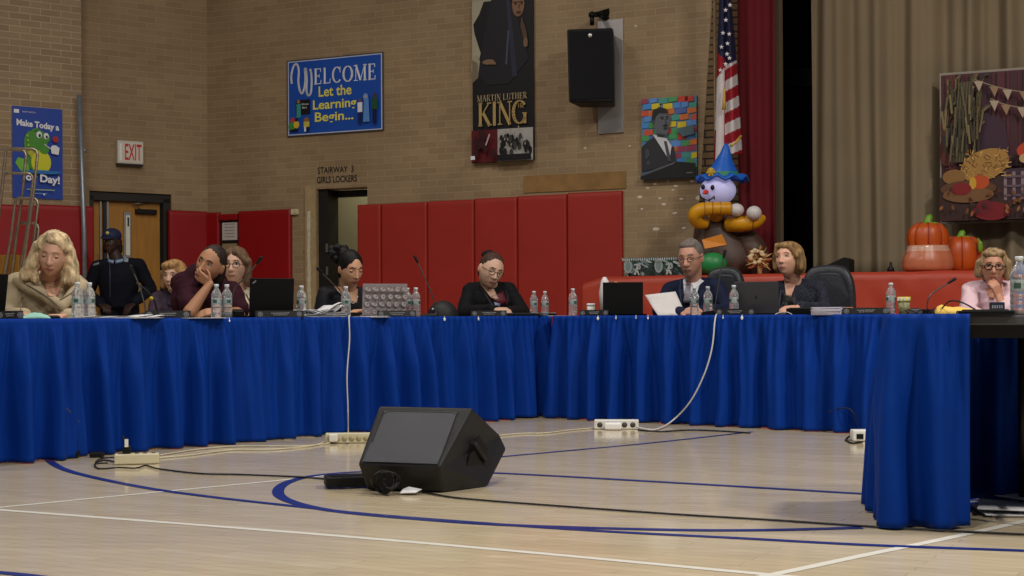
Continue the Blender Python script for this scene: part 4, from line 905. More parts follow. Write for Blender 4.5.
def skirt(label, path, z0, seed, amp=1.0, wtop=None, end_curl=0.0, flare=.03, clip_px=()):
    """pleated cloth hung along a floor path of points; viewer on the right-hand side of the path"""
    mb = MB(); mb.use(BLUE); seg = []; tot = 0
    pts = [Vector(p) for p in path]; cum = [0]
    for i in range(len(pts) - 1): cum.append(cum[-1] + (pts[i + 1] - pts[i]).length)
    tot = cum[-1]; n = int(tot / .011); nv = 34; rows = []
    def on(u):
        u = min(max(u, 0), tot)
        i = 0
        while i < len(cum) - 2 and u > cum[i + 1]: i += 1
        d = (pts[i + 1] - pts[i]).normalized(); q = pts[i] + d * (u - cum[i])
        # soften corners
        nn = Vector((d.y, -d.x, 0)); 
        for j in range(1, len(pts) - 1):
            dd = u - cum[j]
            if abs(dd) < .05:
                d0 = (pts[j] - pts[j - 1]).normalized(); d1 = (pts[j + 1] - pts[j]).normalized(); k = .5 + dd / .1
                dm = (d0 * (1 - k) + d1 * k).normalized(); nn = Vector((dm.y, -dm.x, 0))
        return q, nn, d
    for j in range(nv + 1):
        v = j / nv; row = []                                   # v = 0 top
        for i in range(n + 1):
            u = tot * i / n
            w1 = u + .045 * noise.noise(Vector((u * 2.7, 0, seed))) + .02 * v * noise.noise(Vector((u * 4, v * 2, seed + 3)))
            gather = math.sin(2 * PI * w1 / .052 + 2 * noise.noise(Vector((u * 8, 0, seed))))
            N1 = noise.noise(Vector((u * 1.9, 0, seed + 11))); 
            fold = math.sin(2 * PI * w1 / .205 + 2.4 * noise.noise(Vector((u * 1.7, v * .35, seed + 2)))) 
            fold = math.copysign(abs(fold) ** .65, fold)
            fold2 = math.sin(2 * PI * w1 / .105 + 3 * noise.noise(Vector((u * 3.1, v * .3, seed + 6))))
            broad = noise.noise(Vector((u * 2.2, v * .5, seed + 20)))
            head = min(1, max(0, (v - .045) / .05))
            g = .003 * gather * (1 - v) + (.011 * gather * head * max(0, 1 - 1.8 * v))
            k = min(1, max(0, (v - .05) / .38)) ** .8
            off = .006 + g + amp * (k * ((.060 + .040 * N1) * fold * (.6 + .4 * v) + .020 * fold2 * (1 - .4 * v) + .034 * broad)) + flare * v * (.7 + .3 * broad)
            q, nn, d = on(u)
            zb = z0 + .010 * noise.noise(Vector((u * 2.3, 1, seed + 4))) + .012 * noise.noise(Vector((u * .7, 5, seed)))
            zz = (TT + .004) + (max(zb, .006) - TT - .004) * v
            if v < .05: off = min(off, .010) + .0015 * gather
            row.append(q + nn * off + d * (.012 * v * noise.noise(Vector((u * 3, v, seed + 8)))) + Vector((0, 0, zz)))
        rows.append(row)
    mb.grid(rows)
    # hem of the cloth folded onto the tabletop
    r0 = []; 
    for i in range(n + 1): q, nn, d = on(tot * i / n); r0.append(q - nn * .03 + Vector((0, 0, TT + .003)))
    mb.grid([r0, rows[0]])
    o = mb.build('table_skirt', solid=.0015, fix=False)
    return tag(o, label, 'table skirt')
sk1 = skirt('royal blue pleated skirt at the far left edge, in front of the blonde woman', [LA.pos(LA.t(-75), -.09), LA.pos(LA.t(67) , -.09)], .004, 2.0)
sk2 = skirt('royal blue pleated skirt along the whole left row of tables', [LA.pos(LA.t(58), 0), LA.pos(LA.t(551.3), 0)], .008, 7.7)
sk3 = skirt('royal blue pleated skirt along the middle row, under the suited man and tweed woman', [MA.pos(0, .30), MA.pos(0.0, 0), MA.pos(3.85, 0)], .006, 13.1)
cL = RA.pos(0, 0)
sk4 = skirt('royal blue pleated skirt wrapped round the corner of the nearest right table', [RA.pos(1.9, .73), RA.pos(0.09, .73), RA.pos(.09, .035), RA.pos(.362, .035)], .012, 29.3, amp=.95, flare=.014)
CLIPM = flat(235, 235, 235)
def clips(sk, line, pxs):
    for px, s in pxs:
        q = line.at(px, 0.0, TT - .016); mb = MB(); mb.use(CLIPM); nn = -line.n
        mb.ell(q + nn * .014, (.006 * s, .006, .009 * s), nu=8, nv=6); mb.cap(q + nn * .014 + Vector((0, 0, .006)), q + nn * .012 + Vector((0, 0, .02)), .003, .002, 6)
        mb.build('clip', parent=sk)
clips(sk2, LA, [(228, .8), (443, 1.4), (477, 1.2)]); clips(sk3, MA, [(599, 1.5), (617, .9), (649, 1.0), (724, .8), (743, 1.5), (637, .6)])
# loose cable hanging on the left skirt
def cable(name, label, pts, r, m, n=8):
    mb = MB(); mb.use(m); mb.tube(smooth_path(pts, n), r, 7); return tag(mb.build(name, fix=False), label, 'cable')
WC = mat('white_cable', srgb(200, 200, 198), .5); BC = mat('black_cable', srgb(18, 18, 18), .5); CC = mat('cream_cable', srgb(196, 188, 160), .5)

# ------------------------------------------------------------------ things on the tables
def rot(line, extra=0.0): return line.ang() + extra
nb = 0
def bottle_proto():
    t = thing('water_bottle', 'x', 'bottle', group='plastic water bottles on the tables'); 
    mb = MB(); mb.use(WATER)
    pr = [(.004, 0), (.027, .0), (.031, .006), (.0315, .03), (.030, .034), (.0315, .04), (.0315, .052), (.030, .056), (.0315, .062), (.0315, .074), (.0300, .078), (.0300, .122), (.0315, .126), (.0315, .136), (.028, .150), (.020, .166), (.0125, .176), (.0120, .188)]
    mb.lathe(pr, 24); b = mb.build('bottle_body', parent=t)
    mb = MB(); mb.use(mat('printed_bottle_label', srgb(150, 160, 162), .4, noise_amt=.35, noise_scale=90)); mb.lathe([(.0304, .080), (.0308, .081), (.0308, .120), (.0304, .121)], 24); 
    mb.use(flat(52, 84, 70)); 
    for a0 in (0.3, 2.4, 4.5):
        mb.grid([[Vector((.0311 * math.cos(a0 + .8 * k / 6), .0311 * math.sin(a0 + .8 * k / 6), z)) for k in range(7)] for z in (.090, .110)])
    l = mb.build('label', parent=t)
    mb = MB(); mb.use(flat(214, 220, 226)); mb.lathe([(.002, .187), (.0145, .187), (.0145, .201), (.013, .203), (.002, .203)], 20); c = mb.build('cap', parent=t)
    reg(t, b, l, c); return t
BOT = bottle_proto(); used = [False]
def bottle(pos, label, s=1.0, group='plastic water bottles on the tables'):
    t = BOT if not used[0] else copy_tree(BOT)
    used[0] = True; t.location = pos; t.scale = (s, s, s); t.rotation_euler = (0, 0, rnd.random() * 6); t['label'] = label; t['category'] = 'bottle'; t['group'] = group; return t
def on(line, px, off): return line.at(px, off, TT + .0015)
for px, off, lb in ((77.5, .14, 'water bottle in front of the blonde woman, left of a touching pair'), (89.5, .18, 'water bottle in front of the blonde woman, right of a touching pair'),
                    (216.5, .12, 'water bottle in front of the woman in maroon, left of the pair'), (227, .12, 'water bottle in front of the woman in maroon, right of the pair'),
                    (301.5, .14, 'single water bottle between the black laptop and loose papers'), (346, .12, 'single water bottle in front of the young woman with a hair bun'),
                    (407.5, .28, 'water bottle close behind the patterned laptop, left of two'), (416, .16, 'water bottle right of the patterned laptop and nameplate')):
    bottle(on(LA, px, off), lb)
for px, off, lb in ((534, .30, 'water bottle right of the woman in the black blazer, left of a pair'), (545, .30, 'water bottle right of the woman in the black blazer, right of a pair')): bottle(LA.at(px, off - .2, TT + .0015), lb, .93)
for px, off, lb, s in ((573, .16, 'single water bottle left of the small white cup', 1.), (694.5, .22, 'half hidden water bottle against the suited man, leftmost of three', .98), (708, .14, 'water bottle beside the microphone before the suited man', .98), (734, .10, 'water bottle left of the grey laptop', 1.), (891, .14, 'single water bottle left of the colourful cup', .98)): bottle(on(MA, px, off), lb, s)
bottle(RA.at(1019, .12, TT + .0015), 'large near water bottle at the right picture edge', 1.0, None) if False else None
b = bottle(RA.at(1019.5, .12, TT + .0015), 'large looking water bottle nearest the camera at the right picture edge', .99)

def local_thing(name, label, cat, line, px, off, extra=0.0, group=None, z=TT + .0015):
    return thing(name, label, cat, line.at(px, off, z), line.ang() + extra, group)
def laptop(line, px, off, w, d_, tilt, m, label, extra=0.0, deco=None, h=None):
    """lid back toward the viewer; keyboard toward the sitter (+y)"""
    t = local_thing('laptop', label, 'laptop', line, px, off, extra)
    mb = MB(); mb.use(m); mb.box((0, d_ / 2, .008), (w, d_, .014), bevel=.004); b = mb.build('base', parent=t)
    mb = MB(); mb.use(flat(20, 20, 22)); mb.box((0, d_ * .42, .0158), (w * .86, d_ * .42, .0015)); mb.build('keyboard', parent=b)
    h = h or d_; R = Matrix.Translation((0, -.004, .012)) @ Matrix.Rotation(tilt, 4, 'X')
    mb = MB(); mb.use(m); mb.box((0, 0, h / 2), (w, .008, h), R, bevel=.003); l = mb.build('lid', parent=t)
    mb = MB(); mb.use(flat(60, 80, 110)); mb.box((0, .0045, h / 2), (w * .92, .001, h * .86), R); mb.build('screen', parent=l)
    if deco: 
        mb = MB(); a = Art(mb, R @ Vector((-w / 2, -.0042, 0)), R.to_3x3() @ Vector((w, 0, 0)), R.to_3x3() @ Vector((0, 0, h)), R.to_3x3() @ Vector((0, -1, 0)), .0004); deco(a); mb.build('lid_markings', parent=l, fix=False)
    return t
LBK = mat('laptop_black', srgb(9, 9, 11), .5, spec=.2); LGR = mat('laptop_space_grey', srgb(74, 74, 80), .4, metal=.5)
laptop(LA, -26, .12, .33, .23, .20, LBK, 'dark laptop cut off by the left picture edge')
laptop(LA, 271, .16, .285, .235, .10, LBK, 'black laptop between the microphone and the single bottle, lid to the viewer', extra=-.35, deco=lambda a: a.line([(.07, .87), (.13, .93)], .035, flat(130, 130, 132)))
def deco_heads(a):
    a.rect(0, 0, 1, 1, flat(150, 140, 142)); r = random.Random(2)
    for j in range(4):
        for i in range(6):
            u = .09 + .165 * i + (.0 if j % 2 else .02); v = .12 + .24 * j; a.oval(u, v, .065, .10, flat(116, 104, 110), 10, r.random()); a.oval(u, v, .05, .08, flat(176, 168, 170), 10, r.random()); a.oval(u + .01, v + .01, .025, .03, flat(140, 128, 130), 8)
laptop(LA, 384, .20, .315, .215, .10, mat('laptop_pinkish_grey', srgb(150, 142, 146), .4), 'laptop with a lid patterned in pale round shapes', extra=-.40, deco=deco_heads)
laptop(MA, 623, .18, .29, .23, -.02, LBK, 'black laptop between the white cup and the sheet of paper', extra=.45)
def deco_mark(a): a.oval(.5, .5, .030, .05, flat(28, 28, 30), 14); a.oval(.535, .50, .014, .022, LGR, 10); a.oval(.512, .575, .008, .018, flat(28, 28, 30), 8, -.5)
laptop(MA, 757, .20, .31, .215, .08, LGR, 'grey metal laptop in front of the woman in tweed', extra=.15, deco=deco_mark)

def nameplate(line, px, off, w, label, extra=0.0):
    t = local_thing('nameplate', label, 'nameplate', line, px, off, extra, 'black nameplates on the tables'); h = .046
    mb = MB(); mb.use(BLK2); mb.prism([(-w / 2, 0), (w / 2, 0), (w / 2, h), (-w / 2, h)], 0, .004, Matrix.Rotation(-.25, 4, 'X')); mb.box((0, .028, .003), (w, .055, .005)); mb.build('plate', parent=t)
    mb = MB(); R = Matrix.Rotation(-.25, 4, 'X').to_3x3(); a = Art(mb, R @ Vector((-w / 2, 0, 0)), R @ Vector((w, 0, 0)), R @ Vector((0, 0, h)), R @ Vector((0, -1, 0)), .0006)
    for u in (.10, .90): a.oval(u, .5, .30 * h / w * 1.2, .36, flat(84, 86, 92), 14); a.oval(u, .5, .20 * h / w * 1.2, .24, flat(60, 64, 74), 12); a.oval(u, .52, .09 * h / w * 1.2, .12, flat(110, 112, 118), 8)
    r = random.Random(int(px)); x = .32
    while x < .68: ww = .012 + .012 * r.random(); a.rect(x, .54, x + ww, .66, flat(140, 140, 142)); x += ww + .012
    x = .36
    while x < .64: ww = .012 + .01 * r.random(); a.rect(x, .28, x + ww, .38, flat(140, 140, 142)); x += ww + .012
    mb.build('plate_print', parent=t, fix=False); return t
nameplate(LA, 10, .07, .13, 'black emblem plate at the far left edge beside the mint cloth', -.6)
nameplate(LA, 168, .05, .26, 'black nameplate in front of the woman in maroon, before the blue book', -.45)
nameplate(LA, 280, .05, .30, 'black nameplate under the black laptop', -.5)
nameplate(LA, 397, .08, .27, 'black nameplate in front of the patterned laptop', -.5)
nameplate(LA, 489, .10, .26, 'black nameplate in front of the woman in the black blazer', -.7)
nameplate(MA, 594, .07, .21, 'black nameplate under the small white cup', .4)
nameplate(MA, 735, .05, .27, 'black nameplate in front of the grey laptop', .3)
nameplate(MA, 866, .06, .30, 'black nameplate in front of the large empty chair', .35)

def mic(line, px, off, path, label, bw=.13):
    t = local_thing('gooseneck_microphone', label, 'microphone', line, px, off, 0, 'gooseneck table microphones'); iv = local(t)
    mb = MB(); mb.use(BLK); mb.prism([(-bw / 2, 0), (bw / 2, 0), (bw / 2 - .006, .020), (0 + .02, .034), (-bw / 2 + .006, .022)], -.05, .06); mb.use(flat(170, 40, 40)); mb.box((.03, -.03, .030), (.012, .012, .006)); mb.build('mic_base', parent=t)
    Y = t.location.y; pts = [Vector((0, 0, .02))] + [iv @ P(x, y, Y + dy) for x, y, dy in path]
    mb = MB(); mb.use(mat('gooseneck_metal', srgb(92, 92, 92), .35, metal=.7)); sp_ = smooth_path(pts, 6); mb.tube(sp_, .0045, 8); mb.build('gooseneck', parent=t)
    d_ = (sp_[-1] - sp_[-2]).normalized(); mb = MB(); mb.use(BLK); mb.cap(sp_[-1] - d_ * .01, sp_[-1] + d_ * .035, .008, .0105, 12); mb.build('mic_head', parent=t); return t
mic(LA, 146, .20, [(144, 302, 0), (139, 285, -.05), (133, 271, -.12)], 'gooseneck microphone leaning left before the officer')
mic(LA, 231, .16, [(234, 290, 0), (245, 278, -.02), (258, 262, -.05)], 'gooseneck microphone leaning right, between the bottle pair and black laptop')
mic(LA, 348, .30, [(341, 292, .1), (332, 283, .05), (321, 272, 0)], 'gooseneck microphone beside the dark passage, behind the bun-haired woman\'s bottle')
mic(LA, 437, .40, [(433, 298, 0), (425, 278, 0), (417, 261, 0)], 'gooseneck microphone rising against red pads above the black bag')
mic(MA, 713, .08, [(716, 300, 0), (720, 275, 0), (724, 256, 0)], 'gooseneck microphone standing tall before the suited man')
mic(MA, 927, .22, [(928, 300, 0), (933, 293, 0), (950, 282, 0)], 'low gooseneck microphone beside the colourful cup')
# second small dark desk item with a yellow ring near the officer
t = local_thing('gooseneck_microphone', 'dark bent microphone with a yellow ring left of the blond woman behind', 'microphone', LA, 158, .55, 0); iv = local(t); Yq = t.location.y
mb = MB(); mb.use(BLK); mb.box((0, 0, .015), (.1, .1, .03), bevel=.006); mb.build('mic_base', parent=t); mb = MB(); mb.use(BLK); mb.tube(smooth_path([Vector((0, 0, .02)), iv @ P(154, 300, Yq), iv @ P(146, 290, Yq), iv @ P(136, 283, Yq)], 5), .006, 8); mb.build('gooseneck', parent=t)
mb = MB(); mb.use(flat(190, 170, 40)); mb.ell(iv @ P(151.5, 298.5, Yq), .014, nu=10, nv=8); mb.build('yellow_ring', parent=t)

def papers(line, px, off, w, d_, n, label, extra=0.0, m=WHT, name='paper_stack', curl=.0, seed=1, messy=.05, cat='papers', th=.0016):
    t = local_thing(name, label, cat, line, px, off, extra); r = random.Random(seed); mb = MB(); mb.use(m)
    for k in range(n):
        a = (r.random() - .5) * messy * 6; dx_ = (r.random() - .5) * messy * .8; dy_ = (r.random() - .5) * messy * .6; z = k * th
        M_ = Matrix.Translation((dx_, dy_, z)) @ Matrix.Rotation(a, 4, 'Z'); c = curl * (r.random()) if k > n // 2 else 0
        rows = [[M_ @ Vector((-w / 2 + w * i / 8, -d_ / 2 + d_ * j / 4, .0008 + c * (max(0, i / 8 - .5) * 2) ** 2 * .05 + c * .02 * math.sin(i * .9 + k))) for i in range(9)] for j in range(5)]
        mb.grid(rows)
    mb.build('sheets', parent=t, solid=th * .8, fix=False); return t
papers(LA, 116, .14, .42, .24, 7, 'white papers spread beside the left bottle pair', -.3, curl=.35, seed=3, messy=.10)
papers(LA, 58, .16, .24, .2, 4, 'thin pale papers in front of the blonde woman', -.4, seed=5)
papers(LA, 318, .16, .26, .22, 16, 'heap of crumpled white papers left of the bun-haired woman', -.5, curl=1.0, seed=6, messy=.09, th=.0028)
papers(LA, 371, .07, .19, .2, 4, 'white papers in front of the patterned laptop', -.5, curl=.3, seed=8)
papers(LA, 200, .06, .28, .2, 2, 'single white sheet under the maroon woman\'s forearm', -.3, seed=9)
papers(MA, 829, .10, .19, .25, 14, 'thick ream of lilac white paper right of the tweed woman', .3, mat('lilac_white_paper', srgb(204, 202, 220), .7), seed=11, messy=.012, th=.0036)
t = papers(MA, 561, .12, .12, .2, 3, 'few white papers at the left end of the middle table', .2, seed=14)
mb = MB(); mb.use(BLK2); mb.box((0, 0, .012), (.27, .2, .022), bevel=.003); mb.use(flat(190, 190, 194)); mb.box((0, 0, .0245), (.262, .19, .003)); t = thing('binder', 'black binder with pale top beside the pair of bottles', 'binder', LA.at(550, -.02 + .06, TT + .002), LA.ang() - .8); q = mb.build('cover', parent=t)
t.location = MA.at(552, .36, TT + .002); t.location = LA.at(538, .22, TT + .002)
# pen on paper
mb = MB(); mb.use(BLK); mb.tube([(-.09, 0, .0), (.09, .0, .035)], .005, 8); q = mb.build('pen'); q.location = MA.at(836, .0 + .02, TT + .008); q.rotation_euler = (0, 0, MA.ang() + .3); tag(q, 'black pen leaning on the lilac paper ream', 'pen')
# dark tissue-like boxes
def box_thing(name, label, cat, line, px, off, dims, m, extra=0.0, deco=None, bevel=.004):
    t = local_thing(name, label, cat, line, px, off, extra); mb = MB(); mb.use(m); mb.box((0, 0, dims[2] / 2), dims, bevel=bevel); mb.build('body', parent=t)
    if deco: deco(t, dims)
    return t
def lidbits(t, d): mb = MB(); mb.use(flat(60, 60, 66)); mb.box((0, 0, d[2] + .002), (d[0] * .8, d[1] * .8, .004)); mb.build('top_panel', parent=t)
box_thing('card_box', 'low black box right of the grey laptop', 'box', MA, 802, .12, (.18, .12, .045), BLK2, .2, lidbits)
box_thing('book', 'blue covered book behind the nameplate of the woman in maroon', 'book', LA, 157, .22, (.17, .22, .03), mat('blue_book_cover', srgb(36, 58, 116), .5), -.4, lambda t, d: (lambda mb: (mb.use(WHT), mb.box((0, 0, .015), (d[0] + .0015, d[1] * .96, .02)), mb.build('pages', parent=t)))(MB()))
box_thing('phone', 'dark phone lying right of the bottle pair before the woman in maroon', 'phone', LA, 238, .12, (.07, .05, .05), BLK2, -.4, lidbits, .012)
box_thing('mobile_phone', 'black phone lying flat in front of the blonde woman', 'phone', LA, 50, .08, (.10, .07, .016), BLK2, -.4, lidbits)
box_thing('desk_clutter', 'black flat case beside the writing hand of the woman in the black blazer', 'case', LA, 512, .20, (.42, .22, .022), BLK2, -.75, lidbits)
# mint cloth mask
mb = MB(); mb.use(mat('mint_cloth', srgb(150, 200, 186), .8, bump=.3, bump_scale=80)); rows = []
for j in range(13):
    rows.append([Vector((-.075 + .15 * i / 14, -.05 + .1 * j / 12, .004 + .028 * math.sin(PI * i / 14) ** .7 * math.sin(PI * j / 12) ** .7 * (1 + .35 * noise.noise(Vector((i * .4, j * .5, 1)))))) for i in range(15)])
mb.grid(rows); q = mb.build('face_mask', solid=.003); q.location = LA.at(36, .08, TT + .002); q.rotation_euler = (0, 0, LA.ang() - .5); tag(q, 'mint green cloth mask lying by the blonde woman\'s hand', 'mask')
# round black bag / cap
t = local_thing('cap', 'black domed cap lying left of the woman in the black blazer', 'cap', LA, 443, .22, -.6); mb = MB(); mb.use(mat('black_cap_cloth', srgb(20, 20, 24), .6, bump=.2)); rows = []
for j in range(9): a = j / 8 * PI / 2; rows.append([Vector((.11 * math.cos(a) * math.cos(2 * PI * k / 24), .10 * math.cos(a) * math.sin(2 * PI * k / 24), .115 * math.sin(a) + .001)) for k in range(24)])
mb.grid(rows, True); mb.build('crown', parent=t)
mb = MB(); mb.use(MATS['black_cap_cloth']); mb.grid([[Vector((-.06 - .13 * math.sin(PI * i / 10) * (j / 4), -.09 + .18 * i / 10, .035 - .03 * j / 4)) for i in range(11)] for j in range(5)]); mb.build('visor', parent=t, solid=.004)
mb = MB(); mb.use(flat(190, 190, 195)); mb.ell((-.085, -.065, .055), (.008, .008, .008), nu=8, nv=6); mb.build('button', parent=t)
# small white cup
t = local_thing('paper_cup', 'small white lidded cup behind the middle nameplate', 'cup', MA, 591, .17, 0); mb = MB(); mb.use(WPL); mb.lathe([(.004, 0), (.028, 0), (.030, .075), (.004, .075)], 24); mb.build('cup_body', parent=t); mb = MB(); mb.use(flat(240, 240, 240)); mb.lathe([(.004, .075), (.032, .075), (.032, .085), (.028, .092), (.004, .092)], 24); mb.build('lid', parent=t)
# colourful cup
t = local_thing('snack_cup', 'colourful snack cup with yellow rim right of the single bottle', 'cup', MA, 904, .16, 0); mb = MB(); mb.use(mat('printed_cup', srgb(150, 150, 110), .5, noise_amt=.5, noise_scale=60)); mb.lathe([(.004, 0), (.030, 0), (.037, .085), (.004, .085)], 24); mb.build('cup_body', parent=t)
mb = MB(); mb.use(flat(214, 200, 60)); mb.lathe([(.032, .078), (.040, .080), (.041, .110), (.037, .110), (.036, .09)], 20); mb.use(flat(225, 228, 225)); 
for k in range(4): a = -PI / 2 - .5 + k * .5; mb.box((.0415 * math.cos(a), .0415 * math.sin(a), .097), (.012, .008, .02))
mb.build('rim_wrap', parent=t)
# small clutter by the cup: charger bricks, keys
r = random.Random(31)
for k, (px, lb) in enumerate(((916, 'small grey charger brick just right of the colourful cup'), (939, 'small dark charger brick left of the yellow envelope'), (848, 'small orange and white packet left of the right nameplate'))):
    col = (flat(90, 90, 96), flat(40, 40, 46), flat(205, 120, 60))[k]
    box_thing(('charger', 'charger', 'snack_packet')[k], lb, ('charger', 'charger', 'packet')[k], MA, px, .26 if k == 2 else .14, (.07, .05, .035 if k < 2 else .05), col, r.random(), lidbits, .008)
for a_, b_, lb in ((906, 935, 'tangle of black cable around the charger bricks'),):
    p0 = MA.at(a_, .06, TT + .008); pts = []
    q1 = MA.at(b_, .1, TT + .008)
    for i in range(9): f = i / 8; pts.append(p0.lerp(q1, f) + Vector((0, .03 * math.sin(i * 2.1), .012 + .012 * math.sin(i * 1.7))))
    cable('cable', lb, pts, .004, BC)
# yellow envelope and black case on the near right table
t = thing('envelope', 'yellow padded envelope on the near right table', 'envelope', RA.at(962, .42, TT + .002), RA.ang()); mb = MB(); mb.use(mat('yellow_envelope', srgb(222, 184, 84), .6, noise_amt=.1, noise_scale=12, bump=.2, bump_scale=20)); rows = []
for j in range(9): rows.append([Vector((-.10 + .22 * i / 16, -.12 + .24 * j / 8, .003 + .030 * math.sin(PI * j / 8) ** .5 * (1 - .75 * i / 16) * min(1, i / 1.5 + .2) * (1 + .5 * noise.noise(Vector((i * .5, j * .6, 2)))))) for i in range(17)])
mb.grid(rows); mb.build('envelope_body', parent=t, solid=.003)
box_thing('equipment_case', 'flat black case at the near edge of the right table', 'case', RA, 985, .10, (.185, .12, .014), BLK2, 0, lidbits)
box_thing('badge_box', 'small dark navy box with white lettering on the flat black case', 'box', RA, 997, .34, (.052, .03, .045), flat(30, 36, 60), 0, lambda t, d: (lambda mb: (mb.use(flat(150, 155, 170)), [mb.box((-.016 + .008 * k, -.0165, .028), (.005, .001, .012)) for k in range(5)], mb.build('print', parent=t)))(MB()))
cable('cable', 'thin black cable looping over the yellow envelope', [RA.at(975, .15, TT + .02), RA.at(962, .2, TT + .045), RA.at(950, .25, TT + .05), RA.at(940, .35, TT + .02), RA.at(930, .4, TT + .01)], .003, BC)
# cables hanging down the skirts
def front(line, px, py, out): 
    Y = line.depth(px, -out); return P(px, py, Y)
cable('cable', 'white cable hanging straight down the left skirt', [LA.at(350, .05, TT + .012), front(LA, 349, 318, .02), front(LA, 349.5, 340, .06), front(LA, 347, 375, .09), front(LA, 348, 410, .10), front(LA, 348, 436, .10), G(347, 442, .02)], .0045, WC)
cable('cable', 'white cable sweeping from the middle table down to the floor strip', [MA.at(717, .03, TT + .012), front(MA, 715, 320, .03), front(MA, 712, 348, .07), front(MA, 704, 375, .09), front(MA, 690, 402, .10), front(MA, 672, 421, .11), G(655, 429.5, .008), G(636, 427, .02)], .0055, WC)
cable('cable', 'thin dark cable hanging loose on the left skirt near its left end', [front(LA, 66, 408, .09), front(LA, 74, 416, .10), front(LA, 79, 422, .10)], .003, mat('brown_cable', srgb(96, 80, 70), .5))
cable('cable', 'thin black cable across the middle skirt just left of the near table', [front(MA, 828, 412, .08), front(MA, 842, 408, .09), front(MA, 852, 411, .09), front(MA, 858, 425, .09)], .004, BC)
mb = MB(); mb.use(mat('black_loop', srgb(18, 18, 18), .5))
cable('cable', 'black cable loop on the grey laptop\'s right, lying on the table edge', [MA.at(775, .03, TT + .006), MA.at(780, .05, TT + .018), MA.at(787, .04, TT + .02), MA.at(792, .03, TT + .006)], .003, WC)

# ------------------------------------------------------------------ things on the floor
def strip(px0, px1, py, label, dirv=None, n=6, w=.30, h=.035, d_=.06, m=CREAM, yaw=None, oc=(70, 66, 60), rd=0, top=0):
    c = G((px0 + px1) / 2, py); t = thing('power_strip', label, 'power strip', c, yaw)
    mb = MB(); mb.use(m); mb.box((0, 0, h / 2 + .002), (w, d_, h), bevel=.006); mb.build('housing', parent=t)
    for k in range(n):
        x = -w / 2 + w * (k + .7) / (n + .4); mb = MB(); mb.use(flat(*oc))
        if top: mb.box((x, 0, h + .0025), (w / n * .45, d_ * .5, .002))
        elif rd: mb.lathe([(.001, 0), (h * .3, 0), (h * .3, .003), (.001, .003)], 14, Matrix.Translation((x, -d_ / 2 + .001, h * .5)) @ Matrix.Rotation(PI / 2, 4, 'X'))
        else: mb.box((x, -d_ / 2 - .0005, h * .55), (w / n * .42, .002, h * .42))
        mb.build('outlet', parent=t)
    return t
s1 = strip(118, 156, 464, 'cream power strip on the floor at the left skirt, black plug in it', n=5, w=.22, h=.052, d_=.07, yaw=.22, top=1)
mb = MB(); mb.use(BLK); mb.box((-.05, 0, .075), (.04, .04, .045), bevel=.006); mb.tube(smooth_path([(-.05, 0, .09), (-.07, .03, .14), (-.05, .06, .10), (-.05, .1, .02)], 6), .005, 8); q = mb.build('plug'); tag(q, 'black plug with upright cable in the left floor power strip', 'plug'); q.location = s1.location; q.rotation_euler = s1.rotation_euler
mb = MB(); mb.use(WPL); mb.box((-.05, -.024, .11), (.018, .006, .04)); w_ = mb.build('white_tag', parent=q)
s2 = strip(328, 369, 443, 'cream power strip with round outlets under the white hanging cable', n=6, w=.27, h=.058, d_=.06, yaw=.05, oc=(168, 156, 122), rd=1)
mb = MB(); mb.use(WPL); mb.box((-.085, -.045, .035), (.05, .035, .045), bevel=.006); q = mb.build('adapter'); q.location = s2.location; q.rotation_euler = s2.rotation_euler; tag(q, 'white adapter plugged into the strip beside the floor loudspeaker', 'adapter')
s3 = strip(594, 639, 429, 'white power strip with dark sockets in front of the middle skirt', n=5, w=.29, h=.06, d_=.07, m=WPL, yaw=-.1, rd=1)
mb = MB(); mb.use(flat(240, 240, 240)); mb.box((-.02, -.075, .025), (.11, .06, .045), bevel=.01); q = mb.build('adapter'); q.location = s3.location; q.rotation_euler = s3.rotation_euler; tag(q, 'white adapter block lying against the middle power strip', 'adapter')
c = G(860, 441); t = thing('junction_box', 'small white box on the floor behind the near right skirt', 'box', c); mb = MB(); mb.use(WPL); mb.box((0, 0, .035), (.10, .08, .065), bevel=.008); mb.build('housing', parent=t); mb = MB(); mb.use(BLK); mb.box((-.01, -.041, .03), (.04, .004, .03)); mb.build('socket', parent=t)
cable('cable', 'short black cable curled under the small white floor box', [G(862, 442, .006), G(852, 443, .006), G(846, 440, .006), G(850, 436, .02)], .006, BC)
fl = lambda pix, z: [G(x, y, z) for x, y in pix]
cable('cable', 'long black cable from the left power strip to the floor loudspeaker', fl([(120, 463), (104, 460), (95, 464), (99, 468.5), (118, 467.5), (136, 468), (146, 465.5), (160, 469), (200, 473.5), (240, 474.5), (300, 477), (330, 479.5)], .006), .0042, BC)
cable('cable', 'second black cable looping at the left power strip', fl([(128, 459), (112, 457.5), (100, 459), (96, 463), (108, 463)], .02), .004, BC)
cable('cable', 'long black cable from the floor loudspeaker past the near right table', fl([(405, 490), (425, 492.5), (450, 497), (480, 500), (512, 502.5), (600, 509), (687, 515), (780, 520.5), (862, 526), (972, 532), (1060, 536)], .006), .0042, BC)
cable('cable', 'cream cable running from the left strip toward the middle strip', fl([(156, 458), (190, 455), (230, 450), (270, 449.5), (310, 446), (327, 441)], .006), .0042, CC)
cable('cable', 'cream cable lying along the foot of the left skirt', fl([(160, 455), (200, 449), (240, 446), (300, 446), (330, 443)], .006), .004, CC)
cable('cable', 'pale cable along the floor from the loudspeaker to the middle power strip', fl([(495, 436), (520, 433.5), (545, 433), (570, 430), (594, 428)], .006), .0042, CC)
cable('cable', 'black cable from the middle power strip under the middle skirt', fl([(638, 430), (660, 431.5), (690, 430), (720, 431), (750, 433)], .006), .005, BC)
